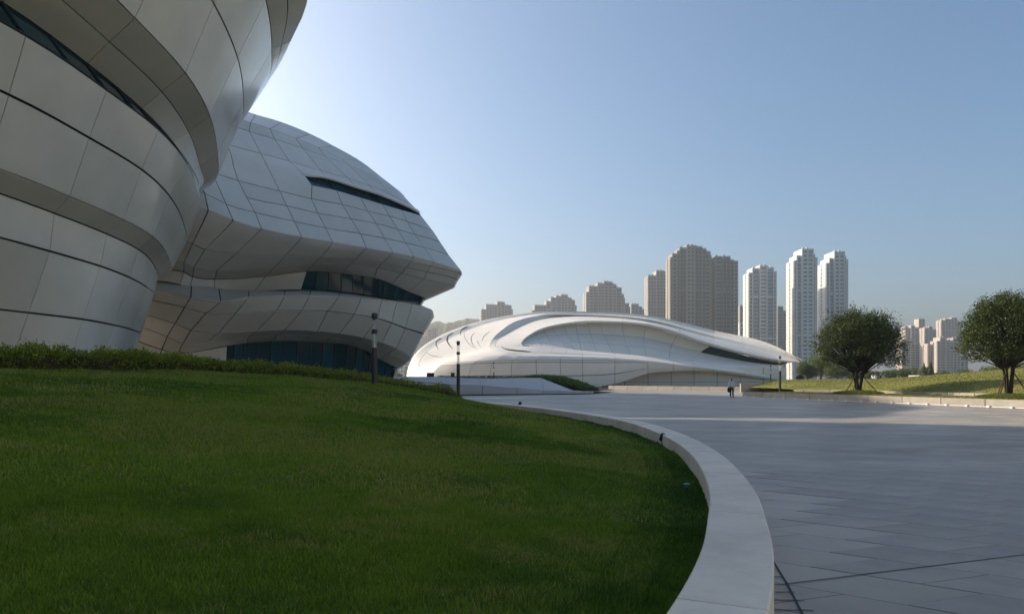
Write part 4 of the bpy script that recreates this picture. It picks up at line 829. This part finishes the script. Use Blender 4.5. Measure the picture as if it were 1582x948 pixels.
# background trees
def bush_tree(name, label, u, vtop, d, wpx, seed, m, zb=0.6, n=5000, conifer=False, group=None):
    r = np.random.default_rng(seed); p = P(u, 585, d); top = HC + (VH-vtop)/F*d; h = top - zb; wd = wpx/F*d
    root = empty(name, (p[0], d, zb)); tag(root, label, 'tree', group)
    MB().tube([(0, 0, -0.3), (0.1, 0, h*0.35), (0.0, 0.1, h*0.8)], [h*0.03, h*0.022, h*0.008], 6).build('trunk', M['bark'], root, local=True)
    if conifer:
        z = r.random(n)**1.4; rad = wd/2*(1-z)*(0.6+0.45*r.random(n)); a = r.random(n)*6.283; c = np.column_stack((np.cos(a)*rad, np.sin(a)*rad, h*(0.06+0.94*z)))
    else:
        nl = 16; lc = r.standard_normal((nl, 3)); lc /= np.linalg.norm(lc, axis=1)[:, None]; lc *= (0.55*r.random(nl)**0.4)[:, None]; lr = 0.28+0.2*r.random(nl)
        i = r.integers(0, nl, n); dv = r.standard_normal((n, 3)); dv /= np.linalg.norm(dv, axis=1)[:, None]; c = lc[i] + dv*(lr[i]*(0.75+0.3*r.random(n)))[:, None]
        c = c*np.array((wd/2, wd/2, h*0.48)) + np.array((0, 0, h*0.52)); c[:, 2] = np.clip(c[:, 2], 0.02*h, h)
    V, Q = leaf_quads(c, max(0.16, d*0.0017), r, 0.1, 0.6)
    fastmesh('crown', V, quads=Q, mat=m, parent=root, cols=np.repeat(np.clip(0.2+0.5*r.random(n), 0, 1), 4), local=True)
BG = 'trees along the far edge of the lawn'
for i, (u_, vt, d_, wp, lab) in enumerate(((1247, 551, 150, 36, 'round leafy tree rising behind the shell building tip at the mound edge'), (1268, 541, 156, 50, 'round leafy tree left of the dome tree, tallest behind the lawn'), (1293, 558, 150, 44, 'round leafy tree hidden partly behind the left side of the dome tree'), (1318, 563, 160, 40, 'round leafy tree seen under the dome tree left of its trunk'), (1236, 578, 142, 14, 'small dark shrub beside the shell building tip'), (1345, 568, 170, 36, 'leafy tree seen under the dome tree right of its trunk'))):
    bush_tree('leafy_tree', lab, u_, vt, d_, wp, 40+i, M['leaf2'], 0.9, 6000, group=BG)
ft_ = [(1372,569,30),(1392,565,28),(1410,566,30),(1428,562,22),(1455,571,24),(1472,572,26),(1490,568,24),(1508,567,26),(1526,563,28),(1546,560,30),(1566,557,30),(1584,554,30)]
for i, (u_, vt, wp) in enumerate(ft_):
    bush_tree('leafy_tree', 'leafy tree in the row along the far side of the grassy mound', u_, vt, 205 + (i % 3)*8, wp*1.25, 60+i, M['leaf2'], 0.5, 3000, group='row of trees beyond the mound')
bush_tree('conifer_tree', 'pointed conifer, slimmer of two, before the beige far towers', 1427.5, 561, 190, 12, 81, M['leaf2'], 0.5, 2500, True)
bush_tree('conifer_tree', 'pointed conifer, broader of two, before the beige far towers', 1438, 559, 190, 17, 82, M['leaf2'], 0.5, 2500, True)
for i, (u_, vt, wp) in enumerate(((612,572,26),(632,566,24),(650,570,26),(668,569,24))):
    bush_tree('leafy_tree', 'leafy tree in the gap between the grey building and the white shell', u_, vt, 300, wp, 90+i, M['leaf2'], 0.0, 2000, group='trees in the gap')
# long white pavilion roof beyond the mound
pv = empty('garden_pavilion', (100, 186, 0)); tag(pv, 'long low grey canopy beyond the mound below the beige far towers', 'canopy')
a, b = P(1417, 580.5, 182), P(1466, 580, 182); MB().box(a[0], b[0], 181, 186, a[2]-0.15, a[2]+0.2).build('roof', M['plinth'], pv)
for i in range(8):
    x_ = a[0] + (b[0]-a[0])*(i+0.5)/8; MB().box(x_-0.1, x_+0.1, 181.5, 181.7, 0, a[2]-0.15).build('post', M['plinth'], pv)

# ------------------------------------------------------------------ far towers
def twall(name, c, v=0.06): return mat(name, c, 0.8, 0.2, var=v, vscale=0.08)
TW_ = {'brown': twall('brown_render', (0.315, 0.29, 0.25)), 'brown2': twall('tan_render', (0.41, 0.375, 0.315)), 'white': twall('white_render', (0.70, 0.68, 0.635)), 'grey': twall('grey_render', (0.40, 0.385, 0.36)), 'beige': twall('beige_render', (0.56, 0.475, 0.395))}
TGl = {'dark': mat('tower_glass', (0.085, 0.11, 0.145), 0.25, 0.5), 'blue': mat('tower_glass_blue', (0.19, 0.26, 0.34), 0.2, 0.5)}
def tower(label, bays, d, dep, style, group, pier=3.2, band=1.35, fh=3.1, vstep=0, accent=None, rz=0.0, name='apartment_tower', side=True, glz='dark'):
    x_mid = (bays[0][0] + bays[-1][1])/2; p0 = P(x_mid, 585, d); root = empty(name, (p0[0], p0[1], 0)); tag(root, label, 'building', group)
    wl = TW_[style]; ac = TW_[accent] if accent else wl
    core, wallmb, accmb, cap = MB(), MB(), MB(), MB()
    r = np.random.default_rng(int(x_mid)); nb = len(bays); pk = min(b[2] for b in bays)
    for i, (u0, u1, vt) in enumerate(bays):
        x0, x1 = (u0-x_mid)/F*d, (u1-x_mid)/F*d; zt_ = HC + (VH-vt)/F*d
        rel = abs((i+0.5)/nb - 0.5)*2; y0 = rel**2*dep*(0.10 if i < nb/2 else 0.35) + (0.9 if i % 2 else 0); y1 = dep - rel*dep*0.1
        core.box(x0+0.05, x1-0.05, y0+0.35, y1, 0, zt_-1.5)
        tgt = accmb if (accent and i % 3 == 1) else wallmb; wide = x1-x0
        bh = 0.55 if (glz == 'blue' and i % 2 == 1) else (0.75 if (accent and i % 3 != 1) else band)
        nf = int(zt_/fh)
        for f in range(nf):
            z = f*fh; hh = bh if f % 11 else 1.9
            tgt.box(x0, x1, y0 + (0.30 if i % 2 else 0.12), y0+0.7, z, z+hh)
            if i == 0: tgt.box(x0-0.25, x0+0.2, y0+0.5, y1-0.4, z, z+bh)
            if i == nb-1: tgt.box(x1-0.2, x1+0.25, y0+0.5, y1-0.4, z, z+bh)
        np_ = max(1, int(wide/(pier*0.7 if (accent and i % 3 != 1) else pier))); pw = 0.55 if ((glz == 'blue' and i % 2 == 1) or (accent and i % 3 != 1)) else 0.9
        for q in range(np_+1):
            x = x0 + 0.3 + (wide-0.6)*q/np_; tgt.box(x-pw/2, x+pw/2, y0-0.45, y0+0.55, 0, zt_-0.8)
        if side and i == 0:
            for ya, yb in ((y0+0.3, y0+(y1-y0)*0.42), (y0+(y1-y0)*0.56, y1)): wallmb.box(x0-0.5, x0+0.3, ya, yb, 0, zt_-0.5)
        if i and bays[i-1][2] > vt+1.5: wallmb.box(x0-0.3, x0+0.3, y0+0.2, y1-0.3, max(HC+(VH-bays[i-1][2])/F*d-3, 0), zt_)
        if i < nb-1 and bays[i+1][2] > vt+1.5: wallmb.box(x1-0.3, x1+0.3, y0+0.2, y1-0.3, max(HC+(VH-bays[i+1][2])/F*d-3, 0), zt_)
        cap.box(x0-0.1, x1+0.1, y0-0.35, y1+0.1, zt_-1.6, zt_)
        if vt - pk < 14 and wide > 4:
            for q in range(int(wide/3)): cap.box(x0+0.6+q*3, x0+1.9+q*3, y0+0.6, y0+2.0, zt_, zt_+1.1)
    core.build('glazed_core', TGl[glz], root, local=True)
    wallmb.build('facade_grid', wl, root, local=True)['kind'] = 'stuff'
    if accmb.V: accmb.build('tan_bay_grid', ac, root, local=True)['kind'] = 'stuff'
    cap.build('roof_parapet', ac, root, local=True)
    root.rotation_euler[2] = rz
    return root
def zb(o, s_, x, y, B): return [(o[0]+a*s_, o[0]+b*s_, o[1]+t*s_) for a, b, t in B]
z7 = lambda B: zb((730, 360), 0.2023, 0, 0, B); z2 = lambda B: zb((1000, 370), 0.1688, 0, 0, B); z3 = lambda B: zb((1150, 375), 0.18987, 0, 0, B); z5 = lambda B: zb((1370, 480), 0.1266, 0, 0, B)
GG, GB, GW, GR = 'grey stepped apartment blocks behind the shell building', 'brown apartment towers behind the shell building', 'white apartment towers beside the dome tree', 'beige apartment blocks beyond the mound'
tower('short stepped grey block standing alone behind the left of the shell roof', z7([(70,105,582),(105,190,545),(190,245,523),(245,300,546),(300,313,576)]), 820, 16, 'grey', GG, rz=R(10))
tower('grey apartment block stepping up to a peak right of centre', z7([(455,475,590),(475,565,548),(565,600,520),(600,640,490),(640,680,478),(680,730,467),(730,760,490),(760,790,505),(790,805,545)]), 780, 16, 'grey', GG, rz=R(8))
tower('grey apartment block with a tall peak and steps down to the right', z7([(868,890,450),(890,955,404),(955,1005,382),(1005,1070,368),(1070,1100,388),(1100,1143,412),(1143,1160,462),(1160,1172,490),(1172,1205,530),(1205,1222,555)]), 700, 16, 'grey', GG, rz=R(8))
tower('lowest stepped grey block, tucked beside the tall peaked block', z7([(1215,1270,540),(1270,1295,560),(1295,1310,578),(1310,1330,602)]), 760, 14, 'grey', GG)
tower('grey brown tower with a flat two level top left of the brown pair', z2([(10,85,325),(85,150,281),(150,210,289)]), 640, 18, 'grey', GB, pier=2.4)
tower('tallest brown tower with a stepped crown and tan bays', z2([(217,235,156),(235,275,122),(275,300,100),(300,360,70),(360,435,52),(435,505,58),(505,540,75),(540,590,98),(590,605,135)]), 520, 18, 'brown', GB, accent='brown2', pier=3.0)
tower('brown tower joined to the right of the tallest one, slightly lower', z2([(607,625,160),(625,690,148),(690,760,151),(760,795,180),(795,835,190),(835,848,236)]), 530, 18, 'brown', GB, accent='brown2', pier=3.0)
tower('low grey block between the brown and white towers', z2([(850,895,604),(895,945,596)]), 760, 16, 'grey', GG)
tower('pale small block in front of the gap between brown and white towers', z2([(850,885,760),(885,925,775)]), 650, 16, 'white', GW)
tower('white tower, shortest of three, next to the brown towers', z3([(40,70,240),(70,125,202),(125,185,182),(185,245,195),(245,274,225)]), 560, 15, 'white', GW, glz='blue')
tower('grey block behind the gap between the white towers', z3([(272,315,515),(315,362,550)]), 700, 15, 'grey', GG)
tower('tall white tower, left of the pair, with sunlit flank', z3([(408,432,140),(432,470,98),(470,562,48),(562,580,90),(580,598,115),(598,610,155)]), 520, 16, 'white', GW, glz='blue')
tower('tall white tower, right of the pair, behind the dome tree', z3([(672,698,160),(698,732,120),(732,816,68),(816,832,105),(832,850,130),(850,864,170)]), 540, 18, 'white', GW, glz='blue')
tower('beige far block with a lit flank, leftmost beyond the dome tree', z5([(228,262,190),(262,302,205)]), 950, 14, 'beige', GR, pier=4)
tower('beige far block with a broken stepped top behind the others', z5([(300,345,178),(345,402,205),(402,475,95)]), 1000, 15, 'beige', GR, pier=4)
tower('beige far block with a narrow lit flank at the middle of the group', z5([(465,520,205),(520,560,190),(560,612,225)]), 930, 13, 'beige', GR, pier=4)
tower('highest beige far block with lit crown at the right', z5([(668,720,110),(720,790,95),(790,860,82),(860,932,125)]), 960, 13, 'beige', GR, pier=4)
tower('lower beige block in front, left, with small lit crown', z5([(190,240,352),(240,300,350),(300,418,395)]), 820, 13, 'beige', GR, pier=4)
tower('slim beige block in front with a fully sunlit flank', z5([(500,532,400)]), 800, 16, 'beige', GR, pier=3)
tower('wide beige block in front with sunlit flank and dotted windows', z5([(622,660,365),(660,725,320),(725,815,355),(815,905,330),(905,960,420),(960,1020,450)]), 790, 15, 'beige', GR, pier=4)
tower('hazy grey tower in the gap left of the shell building', [(661,667,508),(667,674,505.5)], 900, 18, 'grey', 'hazy towers in the gap', pier=2.5)
tower('hazy low grey block in the gap beside the grey building tip', [(640,652,524),(652,660,519)], 1000, 18, 'grey', 'hazy towers in the gap', pier=2.5)
tower('pale low block in the gap close to the grey building foot', [(612,624,556),(624,636,548)], 600, 14, 'white', 'hazy towers in the gap', pier=2.5)
# forested hill
hu = np.array([200,420,560,620,640,663,678,691,706,721,742,770,800,840,880,960]); hv = np.array([560,535,520,512,506,497,497,500.5,497,491.5,493,500,513,540,560,580])
ug = np.linspace(200, 960, 380); vg = np.interp(ug, hu, hv); r = np.random.default_rng(2); vg = vg + np.convolve(r.standard_normal(380), np.ones(3)/3, 'same')*0.9
rows_h = []
for d_, f_ in ((1120, 0.0), (1190, 0.3), (1260, 0.62), (1330, 0.88), (1400, 1.0), (1480, 0.93), (1600, 0.4), (1720, -0.02)):
    zz = (HC + (VH-vg)/F*1400)*f_; rows_h.append(np.column_stack(((ug-UC)/F*1400, np.full(380, d_) + 15*np.sin(ug*0.07), zz + (4*r.standard_normal(380) if 0.2 < f_ < 0.99 else 0))))
HV2 = np.concatenate(rows_h); o = fastmesh('forested_hill', HV2, quads=np.array([(a*380+b, a*380+b+1, (a+1)*380+b+1, (a+1)*380+b) for a in range(7) for b in range(379)]), mat=M['hill'], smooth=True); o['kind'] = 'structure'

# ------------------------------------------------------------------ people
def skin_body(name, verts, edges, rad, m, parent, root_i=0, sub=2):
    me = bpy.data.meshes.new(name); me.from_pydata(verts, edges, []); me.materials.append(m)
    o = bpy.data.objects.new(name, me); COL.objects.link(o); o.parent = parent
    md = o.modifiers.new('skin', 'SKIN'); md.use_smooth_shade = True
    for i, q in enumerate(rad):
        q = q if hasattr(q, '__len__') else (q, q); me.skin_vertices[0].data[i].radius = q; me.skin_vertices[0].data[i].use_root = (i == root_i)
    sb = o.modifiers.new('sub', 'SUBSURF'); sb.levels = sub; sb.render_levels = sub
    return o
M['skin'] = mat('skin', (0.36, 0.22, 0.15), 0.6, 0.3); M['shirt'] = mat('white_shirt', (0.62, 0.66, 0.72), 0.8, 0.2, var=0.08, vscale=6); M['trouser'] = mat('dark_trousers', (0.045, 0.045, 0.05), 0.85, 0.2, var=0.2, vscale=8)
M['black'] = mat('black_cloth', (0.012, 0.012, 0.014), 0.9, 0.1); M['hair'] = mat('black_hair', (0.012, 0.010, 0.009), 0.6, 0.3)
pz = PZ(1130.5, 613.3, 0.0); man = empty('person', (pz[0], pz[1], 0), R(6)); tag(man, 'person standing on the plaza with back turned, white shirt, carrying a black jacket', 'person')
bv = [(0,0,.95),(0,0,1.12),(0,.01,1.30),(0,.01,1.43),(0,0,1.50),(0,-.01,1.58),(0,-.015,1.68),
      (-.10,0,.90),(-.105,.01,.50),(-.11,.03,.10),(-.115,-.07,.045), (.10,0,.90),(.115,.0,.50),(.13,.03,.10),(.15,-.07,.045),
      (-.19,.01,1.40),(-.25,.02,1.15),(-.25,-.05,.93),(-.25,-.06,.85), (.19,.01,1.40),(.25,.02,1.15),(.245,-.04,.92),(.24,-.05,.84)]
be = [(0,1),(1,2),(2,3),(3,4),(4,5),(5,6),(0,7),(7,8),(8,9),(9,10),(0,11),(11,12),(12,13),(13,14),(3,15),(15,16),(16,17),(17,18),(3,19),(19,20),(20,21),(21,22)]
br = [(.15,.10),(.135,.095),(.155,.105),(.10,.08),(.055,.055),(.075,.085),(.07,.085),(.085,.085),(.058,.06),(.042,.045),(.04,.03),(.085,.085),(.058,.06),(.042,.045),(.04,.03),(.055,.055),(.043,.043),(.03,.03),(.028,.018),(.055,.055),(.043,.043),(.03,.03),(.028,.018)]
for s_, b_ in ((-1, 18), (1, 22)):                                  # fingers
    x0, y0, z0 = bv[b_]
    for q in range(4):
        n0 = len(bv); bv += [(x0+0.002*s_, y0-0.03+q*0.019, z0-0.05), (x0-0.008*s_, y0-0.03+q*0.019, z0-0.095+0.006*abs(q-1.4))]; be += [(b_, n0), (n0, n0+1)]; br += [.009, .0075]
    n0 = len(bv); bv += [(x0-0.01*s_, y0-0.045, z0-0.02), (x0-0.015*s_, y0-0.055, z0-0.055)]; be += [(b_, n0), (n0, n0+1)]; br += [.011, .009]
skin_body('body', bv, be, br, M['skin'], man)
skin_body('shirt', [(0,0,.93),(0,0,1.12),(0,.01,1.30),(0,.01,1.42),(0,0,1.475),(-.19,.01,1.40),(-.255,.02,1.15),(-.252,-.03,.97),(.19,.01,1.40),(.255,.02,1.15),(.25,-.03,.97)], [(0,1),(1,2),(2,3),(3,4),(3,5),(5,6),(6,7),(3,8),(8,9),(9,10)], [(.185,.13),(.175,.125),(.185,.13),(.125,.10),(.075,.075),(.078,.078),(.066,.066),(.055,.055),(.078,.078),(.066,.066),(.055,.055)], M['shirt'], man)
skin_body('trousers', [(0,0,.97),(-.10,0,.86),(-.107,.01,.50),(-.112,.03,.09),(.10,0,.86),(.117,0,.50),(.132,.03,.09)], [(0,1),(1,2),(2,3),(0,4),(4,5),(5,6)], [(.165,.115),(.11,.11),(.085,.085),(.072,.075),(.11,.11),(.085,.085),(.072,.075)], M['trouser'], man)
for x_ in (-.115, .14): skin_body('shoe', [(x_,.06,.045),(x_+.01,-.06,.045),(x_+.015,-.16,.035)], [(0,1),(1,2)], [(.05,.05),(.055,.045),(.045,.035)], M['black'], man)
skin_body('hair', [(0,.03,1.63),(0,.01,1.70),(0,-.03,1.735)], [(0,1),(1,2)], [(.088,.075),(.092,.098),(.06,.06)], M['hair'], man)
jk = skin_body('jacket', [(0,0,.92),(-.02,.01,.74),(-.01,.0,.55),(.0,.01,.44)], [(0,1),(1,2),(2,3)], [(.05,.07),(.10,.13),(.12,.14),(.07,.10)], M['black'], None); jk.location = (pz[0]-.285, pz[1]-.05, 0); tag(jk, 'black jacket hanging from the hand of the standing person', 'jacket')
def sitter(u, v, d, m1, m2, label, rz):
    p = P(u, v, d); p[2] = float(hillz(p[0], p[1])); o = empty('person', tuple(p), rz); tag(o, label, 'person', 'people resting on the mound')
    vs = [(0,0,.12),(0,.05,.36),(0,.06,.55),(0,.05,.66),(0,.03,.78),(-.1,-.35,.38),(-.1,-.62,.05),(.1,-.35,.36),(.1,-.66,.05),(-.2,.02,.5),(-.2,-.2,.34),(.2,.02,.5),(.22,.16,.1)]
    es = [(0,1),(1,2),(2,3),(3,4),(0,5),(5,6),(0,7),(7,8),(2,9),(9,10),(2,11),(11,12)]; rd = [(.17,.13),(.16,.12),(.13,.1),(.06,.06),(.1,.11),.075,.05,.075,.05,.06,.04,.06,.04]
    skin_body('body', vs, es, rd, M['skin'], o); skin_body('top', vs[:3]+[vs[9], vs[10], vs[11], vs[12]], [(0,1),(1,2),(2,3),(3,4),(2,5),(5,6)], [(.19,.15),(.18,.14),(.15,.12),.075,.055,.075,.055], m1, o)
    skin_body('trousers', [vs[0], vs[5], vs[6], vs[7], vs[8]], [(0,1),(1,2),(0,3),(3,4)], [(.19,.16),.09,.06,.09,.06], m2, o); skin_body('hair', [(0,.06,.8),(0,.04,.87)], [(0,1)], [(.09,.08),(.085,.09)], M['hair'], o)
sitter(1348.5, 589, 95, M['shirt'], M['white'], 'person in pale clothes sitting on the sunny mound, left of three', R(20))
sitter(1353, 589, 96, M['white'], M['trouser'], 'person in white top sitting on the sunny mound between two others', R(-10))
sitter(1361, 588.5, 96, M['black'], M['shirt'], 'person in dark top sitting on the sunny mound, right of three', R(60))

# ------------------------------------------------------------------ haze
hz = bpy.data.materials.new('haze'); hz.use_nodes = True; N, L = hz.node_tree.nodes, hz.node_tree.links
N.remove(N['Principled BSDF']); pv_ = N.new('ShaderNodeVolumePrincipled'); pv_.inputs['Color'].default_value = (1.0, 0.955, 0.89, 1); pv_.inputs['Density'].default_value = 0.00044; pv_.inputs['Anisotropy'].default_value = 0.62
L.new(pv_.outputs[0], N['Material Output'].inputs['Volume'])
o = MB().box(-3600, 3600, -400, 5600, -1.2, 150).build('haze', hz); tag(o, 'pale morning haze over the whole scene', 'haze', kind='stuff')
